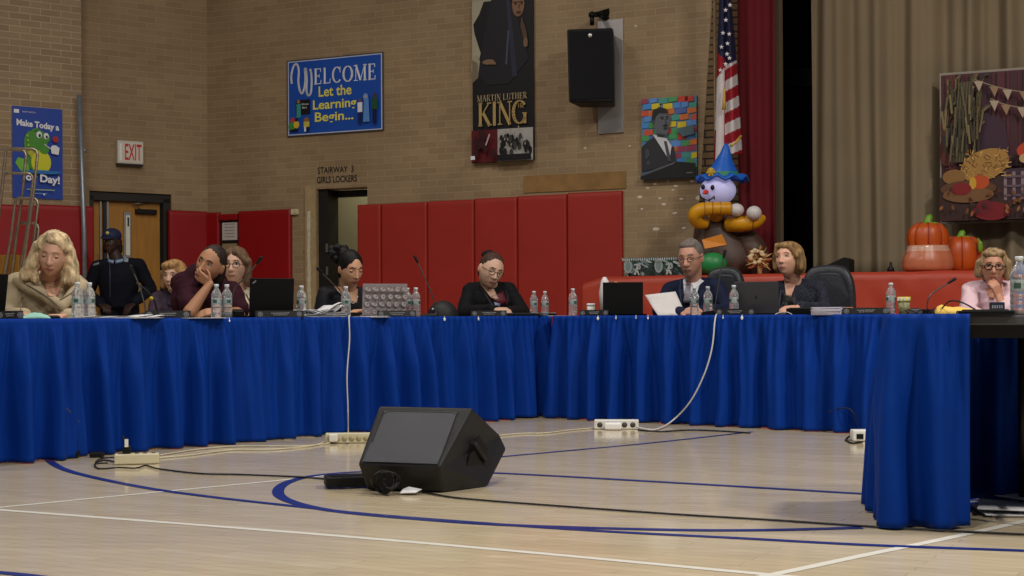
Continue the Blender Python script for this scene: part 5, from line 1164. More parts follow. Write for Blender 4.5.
for k, (x, y, w_, lb) in enumerate(((66, 456, .05, 'dark plug under the left skirt, near its left end'),)):
    box_t = thing('power_adapter', 'black power adapters in the shadow under the left skirt', 'adapter', G(66, 458)); mb = MB(); mb.use(BLK); mb.box((.02, .0, .02), (.10, .05, .035), bevel=.006); mb.box((.16, .02, .015), (.07, .05, .028), bevel=.006); mb.build('adapter_body', parent=box_t)

# wedge monitor loudspeaker
Yk = G(430, 490).y
t = thing('floor_loudspeaker', 'black wedge loudspeaker lying on its side on the gym floor', 'loudspeaker', (G(432, 490).x, Yk, 0), 0); iv = local(t)
mbw = bmesh.new()
def wp(px, py, dy=0, z=None):
    p = P(px, py, Yk + dy)
    if z is not None: p.z = z
    return iv @ p
# near face (grille) corners: top-left, top-right, bottom-right, bottom-left; right side profile is a hexagon receding
tl = wp(378.5, 405.5, .12); tr = wp(473, 407.5, .05); br = wp(440.5, 467, -.17); bl = wp(357.5, 464, -.10)
ul = wp(366, 489, .0, .001); ur = wp(443, 493, -.10, .001)
rb = wp(489, 491, .10, .001); rt = wp(507.5, 449, .33); rm = wp(499, 434, .34)
# parallel far-side profile on the left end: offset by width vector
Wv = tl - tr
def L_(p): q_ = p + Wv; q_.z = p.z; return q_
prof = [tr, br, ur, rb, rt, rm]
vr = [mbw.verts.new(p) for p in prof]; vl = [mbw.verts.new(p) for p in (tl, bl, ul, L_(rb), L_(rt), L_(rm))]
mbw.faces.new(vr); mbw.faces.new(vl[::-1])
for i in range(6): mbw.faces.new([vr[i], vl[i], vl[(i + 1) % 6], vr[(i + 1) % 6]])
bmesh.ops.recalc_face_normals(mbw, faces=mbw.faces); bmesh.ops.bevel(mbw, geom=list(mbw.edges), offset=.014, segments=4, affect='EDGES', profile=.5)
mb = MB(); mb.use(GRYB); mb.merge(mbw); cab = mb.build('cabinet', parent=t)
U = (br - bl + tr - tl) / 2; nrm = (tr - tl).cross(bl - tl).normalized()
if nrm.y > 0: nrm = -nrm
fp = lambda u, v: (bl.lerp(br, u)).lerp(tl.lerp(tr, u), v)
mb = MB(); mb.use(GRILL)
ring = [(.06, .03), (.095, .82), (.13, .87), (.82, .87), (.87, .84), (.955, .03)]
ringp = smooth_path([(*q, 0) for q in ring], 4)
mb.poly([fp(q.x, q.y) + nrm * .004 for q in ringp]); mb.build('grille', parent=t, solid=.006)
mb = MB(); mb.use(BLK2); mb.tube([fp(q.x, q.y) + nrm * .004 for q in smooth_path([(.085, .35, 0), (.095, .80, 0), (.12, .865, 0), (.18, .885, 0), (.5, .885, 0), (.80, .885, 0), (.86, .855, 0)], 5)], .004, 6); mb.build('grille_trim', parent=t)
# side recessed handle
nr = (br - tr).cross(rt - tr).normalized(); nr = nr if nr.x > 0 else -nr
side = lambda a, b: wp(a, b, (.05 + (a - 473) * .006))
def sidep(px, py): # point on the right end plane at a picture position
    o_ = t.matrix_basis @ tr; n_ = nr; r_ = (P(px, py, 1) - Vector((0, 0, H))); s_ = n_.dot(o_ - Vector((0, 0, H))) / n_.dot(r_); return iv @ (Vector((0, 0, H)) + r_ * s_)
mb = MB(); mb.use(BLK2); mb.poly([sidep(x, y) + nr * .003 for x, y in ((474.5, 440), (478, 436), (487, 449), (484.5, 456), (481, 457))]); mb.poly([sidep(x, y) + nr * .003 for x, y in ((461, 487), (469, 454), (474, 449.5), (481, 462), (470, 489))]); mb.build('handle_recess', parent=t, solid=.004)
mb = MB(); mb.use(GRYB); mb.tube([sidep(472, 442) + nr * .006, sidep(483, 460) + nr * .012], .011, 8); mb.build('handle', parent=t)
mb = MB(); mb.use(BLK); 
for k in range(3):
    c = wp(383 + 4 * k, 482 - 1 * k, -.16 - .012 * k); R_ = .045 - .006 * k; mb.tube([c + Vector((R_ * math.cos(a), .03 * math.sin(a * 2 + k), max(R_ * math.sin(a), -c.z + .01))) for a in [2 * PI * i / 20 for i in range(21)]], .006, 7, cap=False)
q = mb.build('cable_coil'); q.location = t.location; tag(q, 'coil of black cable in front of the floor loudspeaker', 'cable')
mb = MB(); mb.use(BLK); mb.box((0, 0, .03), (.22, .12, .045), bevel=.006); mb.use(BLK2); mb.box((.0, 0, .053), (.18, .09, .004)); c = G(344, 489); q = mb.build('foot_pedal'); q.location = c + Vector((.02, .06, 0)); q.rotation_euler = (0, 0, .22); tag(q, 'flat black box on the floor left of the floor loudspeaker', 'box')
mb = MB(); mb.use(flat(236, 236, 240)); mb.poly([(-.045, -.02, .008), (.02, -.035, .012), (.045, .01, .02), (-.01, .03, .028), (-.035, .015, .02)]); q = mb.build('paper_tag', solid=.003); c = G(411, 494.5); q.location = c; tag(q, 'small folded white tag on the floor before the loudspeaker', 'tag')
# loose papers under the near right table
mb = MB(); mb.use(WHT)
r = random.Random(4)
for k in range(9):
    M_ = Matrix.Translation((r.random() * .34 - .05, (r.random() - .5) * .1, .003 + .006 * k)) @ Matrix.Rotation(r.random() * 1.2 - .6, 4, 'Z'); mb.box((0, 0, 0), (.21, .28, .003), M_)
q = mb.build('paper_pile'); q.location = G(1002, 511); tag(q, 'loose white papers on the floor under the near right table', 'papers')

# ------------------------------------------------------------------ chairs
LEATHER = mat('charcoal_leather', srgb(40, 43, 50), .42, bump=.2, bump_scale=40)
def office_chair(label, px, py_top, Y, wpx, yaw):
    c = P(px, 300, Y); t = thing('office_chair', label, 'chair', (c.x, c.y, 0), yaw); w = wpx / F * Y; zt = P(px, py_top, Y).z
    mb = MB(); mb.use(LEATHER); hh = zt - .52; rows = []
    tbm = bmesh.new()
    prof = smooth_path([(-.40, 0, 0), (-.48, .25, 0), (-.5, .55, 0), (-.46, .80, 0), (-.34, .95, 0), (-.15, .995, 0), (.15, .995, 0), (.34, .95, 0), (.46, .80, 0), (.5, .55, 0), (.48, .25, 0), (.40, 0, 0)], 4)
    n = len(prof)
    for (y, s) in ((-.05, .80), (-.055, .93), (-.03, .99), (.0, 1.0), (.03, .99), (.05, .92), (.055, .75)):
        rows.append([Vector((q.x * w * s, y + .10 * (q.x * 1.0) ** 2 * -1.2, .52 + hh * (.5 + (q.y - .5) * s))) for q in prof])
    mb.grid(rows, True, True, True); mb.build('backrest', parent=t)
    mb = MB(); mb.use(LEATHER); mb.box((0, -.24, .48), (w * .98, .48, .10), bevel=.04); mb.build('seat', parent=t)
    for sx in (-1, 1):
        mb = MB(); mb.use(BLK); mb.tube(smooth_path([(sx * w * .5, -.10, .46), (sx * w * .56, -.08, .56), (sx * w * .56, -.12, .66), (sx * w * .56, -.36, .66), (sx * w * .54, -.38, .58), (sx * w * .5, -.34, .46)], 5), .02, 8); mb.build('armrest', parent=t)
    mb = MB(); mb.use(BLK); mb.tube([(0, -.2, .43), (0, -.2, .10)], .03, 12)
    for k in range(5): a = 2 * PI * k / 5; mb.tube([(0, -.2, .10), (.30 * math.cos(a), -.2 + .30 * math.sin(a), .07)], [.028, .018], 8); mb.ell((.30 * math.cos(a), -.2 + .30 * math.sin(a), .03), .029, nu=10, nv=8)
    mb.build('base', parent=t); return t
office_chair('large empty looking black leather chair back right of the tweed woman', 829, 265, 10.35, 54, math.radians(-22))
office_chair('black leather chair back behind the suited man', 726, 267, 10.75, 42, math.radians(-25))

# ------------------------------------------------------------------ people
def solid_of(mb, voxel, smooth=2, name='tmp'):
    me = bpy.data.meshes.new(name); mb.bm.normal_update(); bmesh.ops.recalc_face_normals(mb.bm, faces=mb.bm.faces); mb.bm.to_mesh(me); mb.bm.free()
    o = bpy.data.objects.new(name, me); COL.objects.link(o)
    m = o.modifiers.new('r', 'REMESH'); m.mode = 'VOXEL'; m.voxel_size = voxel; m.use_smooth_shade = True
    if smooth:
        s_ = o.modifiers.new('s', 'SMOOTH'); s_.iterations = smooth; s_.factor = .5
    return o
def hand(mb, wrist, d_, nrm, sgn=1, s=1.0, curl=.5, spread=.16):
    """palm and five fingers; d_ wrist to knuckles, nrm out of the back of the hand, thumb on side sgn"""
    d_ = Vector(d_).normalized(); nrm = Vector(nrm); nrm = (nrm - d_ * nrm.dot(d_)).normalized(); sd = d_.cross(nrm) * sgn; w = Vector(wrist)
    L = .088 * s
    for k in range(4):
        u = (k - 1.5); kn = w + d_ * L * (1 - .03 * abs(u)) + sd * (-u) * .0195 * s
        mb.cap(w + d_ * .01 * s + sd * (-u) * .012 * s, kn, .0155 * s, .0125 * s, 8)
        ln = (.073, .080, .074, .058)[k] * s; fd = (d_ + sd * (-u) * spread * .45).normalized()
        b1 = fd * math.cos(curl * .5) - nrm * math.sin(curl * .5); b2 = fd * math.cos(curl * 1.2) - nrm * math.sin(curl * 1.2)
        m1 = kn + b1 * ln * .5; m2 = m1 + b2 * ln * .5
        mb.cap(kn, m1, .0098 * s, .0088 * s, 8); mb.cap(m1, m2, .0088 * s, .0072 * s, 8)
    t0 = w + d_ * .018 * s + sd * .024 * s; t1 = t0 + (d_ * .6 + sd * .75 - nrm * .2).normalized() * .045 * s; t2 = t1 + (d_ * .9 + sd * .3 - nrm * .25).normalized() * .034 * s
    mb.cap(t0, t1, .0145 * s, .011 * s, 8); mb.cap(t1, t2, .0105 * s, .0085 * s, 8)

def head_shape(mb, M, jaw=1.0, cheek=1.0, nose=1.0):
    nu, nv = 40, 28; rows = []
    def g(dx, dz, sx, sz): return math.exp(-(dx / sx) ** 2 - (dz / sz) ** 2)
    for i in range(nv + 1):
        a = -PI / 2 + PI * (.01 + .98 * i / nv); row = []
        for k in range(nu):
            b = 2 * PI * k / nu; x = math.cos(a) * math.cos(b); y = math.cos(a) * math.sin(b); z = math.sin(a)
            X = x * .074 * cheek; Y = y * .094; Z = z * .113
            if z < 0:
                q = -z; X *= 1 - .30 * q ** 1.6 * (2 - jaw); 
                if y < 0: Y *= 1 - .04 * q; Y -= .020 * q ** 1.5 * max(0, -y + .3) 
                else: Y *= 1 - .55 * q
            else: Y += .006 * z * (y > 0)
            if y < 0:
                f = min(1, -y * 1.6); lx = abs(X)
                Y += f * (.010 * g(lx - .030, Z - .014, .015, .012)      # eye sockets
                          - .0055 * g(lx - .026, Z - .040, .022, .009)    # brow
                          - .006 * cheek * g(lx - .042, Z + .016, .018, .018)  # cheekbones
                          - .008 * g(lx, Z + .057, .024, .013) - .010 * g(lx, Z + .092, .020, .014)
                          + .004 * g(lx, Z + .076, .016, .006))
            row.append(M @ Vector((X, Y, Z)))
        rows.append(row)
    mb.grid(rows, True, True, True)
    n = nose
    sc_ = M.to_scale().x
    mb.cap(M @ Vector((0, -.084, .026)), M @ Vector((0, -.106 - .004 * (n - 1), -.020)), .0075 * sc_, .0115 * sc_ * n, 10)
    for s_ in (-1, 1): mb.ell((0, 0, 0), .0085 * n, M @ Matrix.Translation((s_ * .0105, -.097, -.023)), 10, 8)
    for s_ in (-1, 1): mb.ell((0, 0, 0), (.010, .019, .031), M @ Matrix.Translation((s_ * .0745 * cheek, .008, -.002)) @ Matrix.Rotation(s_ * -.25, 4, 'Z'), 12, 10)

SKIN = {}
def skin(name, rgb): return mat('skin_' + name, srgb(*rgb), .5, noise_amt=.05, noise_scale=14)
def hairm(name, rgb, amt=.3): return mat('hair_' + name, srgb(*rgb), .6, spec=.3, noise_amt=amt * 1.7, noise_scale=45, stretch=(1, 1, .18))

def person(sp_):
    """sp_: Y depth, root px, head, joints given by where they appear plus a depth offset"""
    Y = sp_['Y']; rx = P(sp_['px'], 300, Y).x
    t = thing('person', sp_['label'], 'person', (rx, Y + sp_.get('ry', 0), 0)); iv = local(t)
    J = lambda q: iv @ P(q[0], q[1], Y + (q[2] if len(q) > 2 else 0))
    sc_ = sp_['hh'] / F * (Y + sp_['head'][2]) / .226
    yaw, pitch, roll = [math.radians(a) for a in sp_['hrot']]
    hc = J(sp_['head']); HM = Matrix.Translation(hc) @ Matrix.Rotation(yaw, 4, 'Z') @ Matrix.Rotation(roll, 4, 'Y') @ Matrix.Rotation(pitch, 4, 'X') @ Matrix.Scale(sc_, 4)
    bs = sp_.get('bs', 1.0)
    shL, shR = J(sp_['sh'][0]), J(sp_['sh'][1]); mid = (shL + shR) / 2
    ax = (shR - shL).normalized(); fw = Vector((-ax.y, ax.x, 0)).normalized() * -1       # chest direction, toward the viewer side
    if fw.y > 0: fw = -fw
    hip = Vector((mid.x, mid.y, .50)) + Vector(sp_.get('hip', (0, .06, 0)))
    if sp_.get('standing'): hip.z = .92 * sp_.get('hs', 1)
    neckb = mid + Vector((0, 0, .035 * bs)) + (HM @ Vector((0, .01, -.10)) - mid) * .12
    # --- skin body: head, neck, inner trunk, arms and hands in one closed surface
    mb = MB()
    head_shape(mb, HM, sp_.get('jaw', 1), sp_.get('cheek', 1), sp_.get('nose', 1))
    mb.cap(HM @ Vector((0, .018, -.045)), neckb + Vector((0, .01, -.01)), .052 * sc_ * sp_.get('neck', 1), .060 * bs * sp_.get('neck', 1), 14)
    def trunk(mb, grow, chest_w, chest_d, top=True):
        n = 28; rows = []
        secs = [(hip, chest_w * .92, chest_d * 1.0), (hip.lerp(mid, .35), chest_w * .88 * sp_.get('belly', 1), chest_d * 1.0 * sp_.get('belly', 1)), (hip.lerp(mid, .62), chest_w * .95 * sp_.get('belly', 1), chest_d * 1.10 * sp_.get('belly', 1)), (hip.lerp(mid, .82), chest_w * 1.0, chest_d * 1.08), (hip.lerp(mid, .95), chest_w * .92, chest_d * .86), (mid + Vector((0, 0, .02)), chest_w * .66, chest_d * .62), (mid + Vector((0, 0, .045 * bs)), chest_w * .36, chest_d * .46)]
        for c, a, b in secs: rows.append([c + ax * (a + grow) * math.cos(2 * PI * k / n) + (fw * -1) * (b + grow) * math.sin(2 * PI * k / n) for k in range(n)])
        mb.grid(rows, True, True, True)
    sw = (shR - shL).length / 2 + .03
    cw = sp_.get('cw', max(.14, sw * .86)); cdp = sp_.get('cd', .115)
    trunk(mb, -.014, cw, cdp)
    cl = MB(); trunk(cl, .0, cw, cdp)
    # shoulders of the garment
    r_s = sp_.get('rs', .062)
    cl.cap(shL, mid.lerp(neckb, .55) - ax * .05, r_s, r_s * .86, 14); cl.cap(shR, mid.lerp(neckb, .55) + ax * .05, r_s, r_s * .86, 14)
    for i, sd in enumerate(('L', 'R')):
        arm = sp_['arm' + sd]; s0 = (shL, shR)[i]
        el, wr = J(arm['el']), J(arm['wr']); ra = sp_.get('ra', .048)
        mb.cap(s0, el, .044, .036, 12); mb.cap(el, wr, .037 * arm.get('f', 1), .0235, 12)
        sl = arm.get('sleeve', 1.0)                                          # 1 whole arm, .5 to the elbow
        if sl >= .98: cl.cap(s0, el, r_s * .98, ra, 14); cl.cap(el, el.lerp(wr, .93), ra * 1.0, ra * .78, 14)
        elif sl > .5: cl.cap(s0, el, r_s * .98, ra, 14); cl.cap(el, el.lerp(wr, (sl - .5) * 2), ra, ra * .9, 14)
        else: cl.cap(s0, s0.lerp(el, sl * 2), r_s * arm.get('puff', 1.02), ra * arm.get('puffe', 1.35), 14)
        if arm.get('hand'):
            hd_, nn_, sg, cu = arm['hand']; hand(mb, wr, hd_, nn_, sg, arm.get('hsz', 1.0), cu)
        else: hand(mb, wr, (wr - el).normalized(), Vector((0, -.2, 1)), -1 if sd == 'L' else 1, arm.get('hsz', 1.0), .7)
    # legs
    fdir = Vector((sp_['face'][0], sp_['face'][1], 0)).normalized(); sidev = Vector((-fdir.y, fdir.x, 0))
    for s_ in (-1, 1):
        if sp_.get('standing'):
            h0 = hip + ax * .09 * s_; kn = Vector((h0.x + .02 * s_, h0.y - .02, .50)); an = Vector((h0.x + .03 * s_, h0.y, .09))
            cl.cap(h0, kn, .105, .068, 14); cl.cap(kn, an, .066, .05, 14); toe = an + Vector((0, -.14, -.045))
        else:
            h0 = hip + sidev * .09 * s_; kn = h0 + fdir * .40 + sidev * .03 * s_ + Vector((0, 0, .02)); an = Vector((kn.x + fdir.x * -.03, kn.y + fdir.y * -.03, .10))
            cl.cap(h0, kn, .085, .062, 14); cl.cap(kn, an, .058, .045, 14); toe = an + fdir * .13 + Vector((0, 0, -.055))
        cl.cap(an + Vector((0, 0, -.048)), toe, .044, .036, 12)
    for fn in sp_.get('extra_cloth', []): fn(cl, J, dict(shL=shL, shR=shR, mid=mid, neckb=neckb, ax=ax, fw=fw, HM=HM, hip=hip))
    sk = sp_['skin']
    tmp = solid_of(mb, .0052, 1); body = baked(tmp, 'body', t)
    me = body.data; lip = mat('lips_' + sp_['key'], srgb(*sp_.get('lip', (150, 80, 76))), .45); brow = mat('brow_' + sp_['key'], srgb(*sp_.get('brow', (70, 50, 38))), .7)
    me.materials.clear(); 
    for m_ in (sk, lip, brow): me.materials.append(m_)
    iH = HM.inverted()
    for p in me.polygons:
        q = iH @ p.center; p.material_index = 0; p.use_smooth = True
        if q.y < -.065:
            ax_ = abs(q.x)
            if ax_ < .023 * sp_.get('mouth', 1) and -.064 + .10 * ax_ < q.z < -.0505 - .12 * ax_: p.material_index = 1
        if q.y < -.05 and .012 < abs(q.x) < .046 and .0335 + .02 * (abs(q.x) - .012) - max(0, abs(q.x) - .034) * .7 < q.z < .0405 + .12 * (abs(q.x) - .012) - max(0, abs(q.x) - .034) * 1.0 and abs(q.x) < .05: p.material_index = 2
    # eyes
    closed = sp_.get('eyes') == 'down'
    dark = mat('iris_' + sp_['key'], srgb(*sp_.get('iris', (40, 28, 22))), .25); lid = mat('lid_' + sp_['key'], srgb(*sp_.get('lidc', (60, 42, 36))), .6)
    for s_ in (-1, 1):
        em = MB(); C_ = HM @ Matrix.Translation((s_ * .0300, -.0735, .0150)); 
        if not closed:
            em.use(flat(205, 200, 196)); em.ell((0, 0, 0), (.0145, .0085, .0066), C_, 14, 10)
            gx = sp_.get('gaze', (0, 0)); em.use(dark); em.ell((gx[0], -.0035, gx[1]), (.0062, .0065, .0062), C_, 12, 8)
            em.use(lid); em.tube([C_ @ Vector((-.0155, .000, -.001)), C_ @ Vector((-.008, -.0075, .0062)), C_ @ Vector((0, -.0098, .0076)), C_ @ Vector((.008, -.0075, .0062)), C_ @ Vector((.0155, .000, -.001))], .0020 * sc_, 6); em.build('eye', parent=t)
        else:
            em.use(sk); em.ell((0, 0, .001), (.0145, .009, .0075), C_, 14, 10)
            em.use(lid); em.tube([C_ @ Vector((-.0145, -.001, -.002)), C_ @ Vector((-.007, -.0080, -.0048)), C_ @ Vector((.001, -.0095, -.0056)), C_ @ Vector((.008, -.0075, -.0045)), C_ @ Vector((.0145, -.001, -.001))], .0019 * sc_, 6); em.build('eye', parent=t)
    # garment
    tmp = solid_of(cl, .0085, 3); g = baked(tmp, sp_.get('garment', 'clothing'), t); me = g.data; me.materials.clear(); me.materials.append(sp_['cloth'])
    wr_ = sp_.get('wrinkle', 1.0)
    nrm = [v.normal.copy() for v in me.vertices]
    for i_, v in enumerate(me.vertices):
        c = v.co; f = noise.noise(Vector((c.x * 9 + c.z * 4, c.y * 9, c.z * 6 + sp_['px']))) ; f2 = noise.noise(Vector((c.x * 22, c.y * 22, c.z * 14)))
        rdg = 1 - abs(noise.noise(Vector((c.x * 7 - c.z * 5, c.y * 7, c.z * 10 + 3)))) * 2
        v.co = c + nrm[i_] * ((.006 * f + .0025 * f2 + .005 * max(0, rdg) ** 2) * wr_)
    for p in me.polygons: p.use_smooth = True
    # neckline: open area of skin cut as a V patch lying on the garment (shirt or skin)
    for fn in sp_.get('kids', []): fn(t, J, dict(shL=shL, shR=shR, mid=mid, neckb=neckb, ax=ax, fw=fw, HM=HM, sc=sc_, body=body, garment=g, sk=sk, hip=hip))
    return t
def hair(shapes, m, name='hair', voxel=.006, strand=.0022, freq=(60, 60, 12), sm=2):
    """shapes in head space: ('e', centre, radii) or ('c', a, b, ra, rb)"""
    def fn(t, J, k):
        mb = MB(); HM = k['HM']; sc_ = k['sc']
        for q in shapes:
            if q[0] == 'e': mb.ell(q[1], q[2], HM, 24, 16)
            elif q[0] == 'c': mb.cap(HM @ Vector(q[1]), HM @ Vector(q[2]), q[3] * sc_, q[4] * sc_, 12)
        o = baked(solid_of(mb, voxel, sm), name, t); me = o.data; me.materials.clear(); me.materials.append(m); iH = HM.inverted()
        nr_ = [v.normal.copy() for v in me.vertices]
        for i_, v in enumerate(me.vertices):
            q = iH @ v.co; a = math.atan2(q.x, q.y + .02)
            v.co = v.co + nr_[i_] * (strand * (math.sin(a * 34 + 5 * noise.noise(q * 14)) * .5 + noise.noise(Vector((q.x * freq[0], q.y * freq[1], q.z * freq[2]))) * 1.4))
        for p in me.polygons: p.use_smooth = True
    return fn
def glasses(m=None, w=.0205, h=.0155, r=.0019):
    def fn(t, J, k):
        mb = MB(); mb.use(m or flat(24, 22, 24, .3)); HM = k['HM']; sc_ = k['sc']
        for s_ in (-1, 1):
            mb.tube([HM @ Vector((s_ * .0315 + w * math.copysign(abs(math.cos(a)) ** .7, math.cos(a)), -.096 + .22 * abs(s_ * .0315 + w * math.cos(a)) ** 1.4 * 1.2, .010 + h * math.copysign(abs(math.sin(a)) ** .7, math.sin(a)))) for a in [2 * PI * i / 20 for i in range(21)]], r * sc_, 6, cap=False)
            mb.tube([HM @ Vector((s_ * (.0315 + w), -.088, .014)), HM @ Vector((s_ * .078, -.04, .014)), HM @ Vector((s_ * .079, .01, .012))], r * sc_, 6)
        mb.tube([HM @ Vector((-.012, -.095, .014)), HM @ Vector((0, -.100, .018)), HM @ Vector((.012, -.095, .014))], r * sc_, 6)
        mb.build('glasses', parent=t)
    return fn
def surf(o, pt, d_, iv=None):                        # nearest hit on a mesh from outside, in the thing's frame
    ok, loc, n_, _ = o.ray_cast(pt, d_); return loc if ok else None
def patch(name, pix, m, lift=.004, solid=.003, target='garment', label=None, fine=7):
    """a piece of cloth lying on the garment, outlined as it appears; pressed onto the surface beneath"""
    def fn(t, J, k):
        me_o = k[target]; mat_ = t.matrix_basis; iv = mat_.inverted(); o_ = iv @ Vector((0, 0, H))
        def hit(x, y):
            d_ = ((iv @ P(x, y, 5)) - o_).normalized(); ok, loc, n_, _ = me_o.ray_cast(o_, d_)
            return (loc - d_ * lift) if ok else None
        (a, b, c, d) = pix; rows = []                # four sided: a-b along top, d-c along bottom
        n = fine; last = None
        for j in range(n + 1):
            row = []
            for i in range(n + 1):
                u, v = i / n, j / n; x = (a[0] * (1 - u) + b[0] * u) * (1 - v) + (d[0] * (1 - u) + c[0] * u) * v; y = (a[1] * (1 - u) + b[1] * u) * (1 - v) + (d[1] * (1 - u) + c[1] * u) * v
                h_ = hit(x, y)
                if h_ is None: h_ = last if last is not None else Vector(iv @ P(x, y, (mat_ @ k['mid']).y - .12))
                last = h_; row.append(h_)
            rows.append(row)
        mb = MB(); mb.use(m); mb.grid(rows); q = mb.build(name, parent=t, solid=solid, fix=False)
        if label: q['label'] = label
    return fn
def collar_ring(m, r=.062, name='shirt_collar'):
    def fn(t, J, k):
        mb = MB(); mb.use(m); c = k['neckb'] + Vector((0, -.005, .015)); ax, fw = k['ax'], k['fw']; rows = []
        for (rr, dz) in ((r * 1.22, -.012), (r * 1.05, .02)):
            rows.append([c + ax * rr * math.sin(a) + fw * rr * 1.1 * math.cos(a) + Vector((0, 0, dz - .030 * math.cos(a))) for a in [.12 + (2 * PI - .24) * i / 30 for i in range(31)]])
        rows.append([q + (q - c) * .25 + Vector((0, 0, -.022)) for q in rows[1]])
        mb.grid(rows[1:] + []); mb.grid(rows[:2]); mb.build(name, parent=t, solid=.004)
    return fn
def strokes(name, paths, r, m, lift=.006, target='garment'):
    def fn(t, J, k):
        me_o = k[target]; iv = t.matrix_basis.inverted(); o_ = iv @ Vector((0, 0, H)); mb = MB(); mb.use(m)
        for pth in paths:
            pts = []
            for x, y in pth:
                d_ = ((iv @ P(x, y, 5)) - o_).normalized(); ok, loc, n_, _ = me_o.ray_cast(o_, d_)
                if ok: pts.append(loc - d_ * lift)
            if len(pts) > 1: mb.tube(smooth_path(pts, 4), r, 8)
        mb.build(name, parent=t)
    return fn
up_ = Vector((0, 0, 1))
exec_people = True

# each sitter: where joints appear, and how far behind (+) or before (-) the trunk they are
YL = lambda px, d: LA.depth(px, d)
YM = lambda px, d: MA.depth(px, d)
fL = (.738, -.675); fM = (-.608, -.793)
hb = hairm('blonde', (206, 182, 144), .3)
def coat_collar(cl, J, k):
    cl.cap(J((20, 281, -.04)), J((60, 305, -.20)), .038, .03, 12); cl.cap(J((81, 286, -.04)), J((62, 306, -.20)), .042, .03, 12)
    cl.cap(J((36, 276, .05)), J((20, 283, -.03)), .04, .04); cl.cap(J((72, 278, .05)), J((81, 287, -.03)), .04, .04)
person(dict(key='reader', Y=YL(50, .92), px=50, label='person in a beige coat with long wavy blonde hair, reading at the far left', hh=41, head=(53, 255.5, -.10), hrot=(8, 16, 7), eyes='down', face=fL,
    skin=skin('rose', (206, 158, 132)), lip=(168, 84, 80), brow=(150, 116, 80), sh=[(15, 284, .02), (80, 289, .05)], cw=.165, cd=.12, rs=.064, ra=.056, garment='coat',
    armL=dict(el=(10, 316, -.06), wr=(24, 315.5, -.34), hand=((.9, -.2, .02), (0, 0, 1), 1, .5)), armR=dict(el=(86, 318, -.05), wr=(66, 316, -.30), hand=((-.8, -.5, 0), (0, 0, 1), -1, .5)),
    cloth=cloth_mat('beige_wool_coat', srgb(178, 162, 134), .85, .3, .10), wrinkle=1.3, extra_cloth=[coat_collar],
    kids=[hair([('e', (0, .030, .036), (.094, .098, .098)), ('e', (.0, .0, .098), (.066, .072, .038)), ('c', (-.082, .0, .04), (-.104, -.01, -.06), .032, .042), ('c', (-.102, -.015, -.06), (-.125, -.02, -.115), .044, .040), ('c', (-.10, -.02, -.09), (-.075, -.055, -.13), .026, .022), ('c', (.082, .0, .04), (.104, -.005, -.06), .032, .042), ('c', (.102, -.01, -.06), (.120, -.03, -.11), .044, .038), ('c', (.10, -.02, -.08), (.08, -.055, -.12), .026, .022), ('c', (0, .085, 0), (0, .10, -.13), .06, .055), ('c', (-.015, -.035, .112), (-.072, -.03, .055), .026, .026), ('c', (.0, -.035, .114), (.076, -.03, .050), .026, .026)], hb, strand=.007, freq=(22, 22, 16)),
          patch('chest_skin', [(43, 281), (64, 281), (58, 296), (48, 296)], SKIN.get('x') or skin('rose', (206, 158, 132)), .006),
          strokes('necklace', [[(44, 282), (49, 285), (54, 286), (60, 284), (63, 282)]], .0028, flat(214, 196, 150, .3), .012),
          strokes('lapel_seam', [[(24, 283), (36, 290), (50, 299), (63, 311)], [(78, 288), (70, 294), (60, 300)], [(22, 298), (21, 310)]], .004, mat('coat_seam', srgb(112, 98, 80), .9), .004)]))

nv = cloth_mat('navy_uniform_wool', srgb(17, 20, 32), .8, .1)
hdark = hairm('black', (16, 14, 14), .2)
def cap_kid(t, J, k):
    HM = k['HM']; mb = MB(); mb.use(mat('navy_cap_cloth', srgb(26, 36, 74), .7)); mb.ell((0, .012, .062), (.088, .102, .075), HM, 24, 14); c = mb.build('cap', parent=t); mb = MB(); mb.use(MATS['navy_cap_cloth'])
    rows = [[HM @ Vector((-.07 + .14 * i / 12, -.078 - (.062 * f) * math.sin(PI * i / 12) ** .6, .052 - .016 * f)) for i in range(13)] for f in (0, .5, 1)]
    mb.grid(rows); mb.build('visor', parent=c, solid=.006); mb = MB(); mb.use(flat(206, 196, 120)); mb.ell((0, -.088, .088), (.017, .008, .016), HM, 12, 8); mb.build('emblem', parent=c)
person(dict(key='officer', Y=14.2, px=118, label='person in a navy uniform and cap standing before the oak doors, hands on hips', hh=24, head=(111.5, 242.5, -.02), hrot=(-8, 2, 0), face=(0, -1), standing=True, hs=.93, mouth=1.1,
    skin=skin('deep', (58, 38, 32)), lip=(70, 42, 40), brow=(20, 16, 14), sh=[(97, 267, 0), (139, 265, 0)], cw=.195, cd=.15, rs=.068, ra=.062, belly=1.08, garment='uniform', neck=1.1,
    armL=dict(el=(88, 294, .05), wr=(101, 304, -.12)), armR=dict(el=(150.5, 289, .08), wr=(134, 303, -.10)), cloth=nv,
    kids=[cap_kid, hair([('e', (0, .035, -.0), (.084, .07, .08)), ('c', (-.07, .03, -.03), (-.075, .03, -.08), .025, .02), ('c', (.07, .03, -.03), (.075, .03, -.08), .025, .02)], hdark),
          collar_ring(flat(140, 166, 200), .072), patch('badge', [(122.5, 255.5), (129, 255), (128, 262), (124, 262)], flat(150, 158, 170), .006, .006, fine=4), patch('name_strip', [(93, 264), (99, 262), (99, 264), (93, 266)], flat(120, 124, 134), .006, .003, fine=3),
          strokes('jacket_zip', [[(109.5, 259), (110, 275), (110, 300)]], .006, flat(50, 56, 76), .003)]))

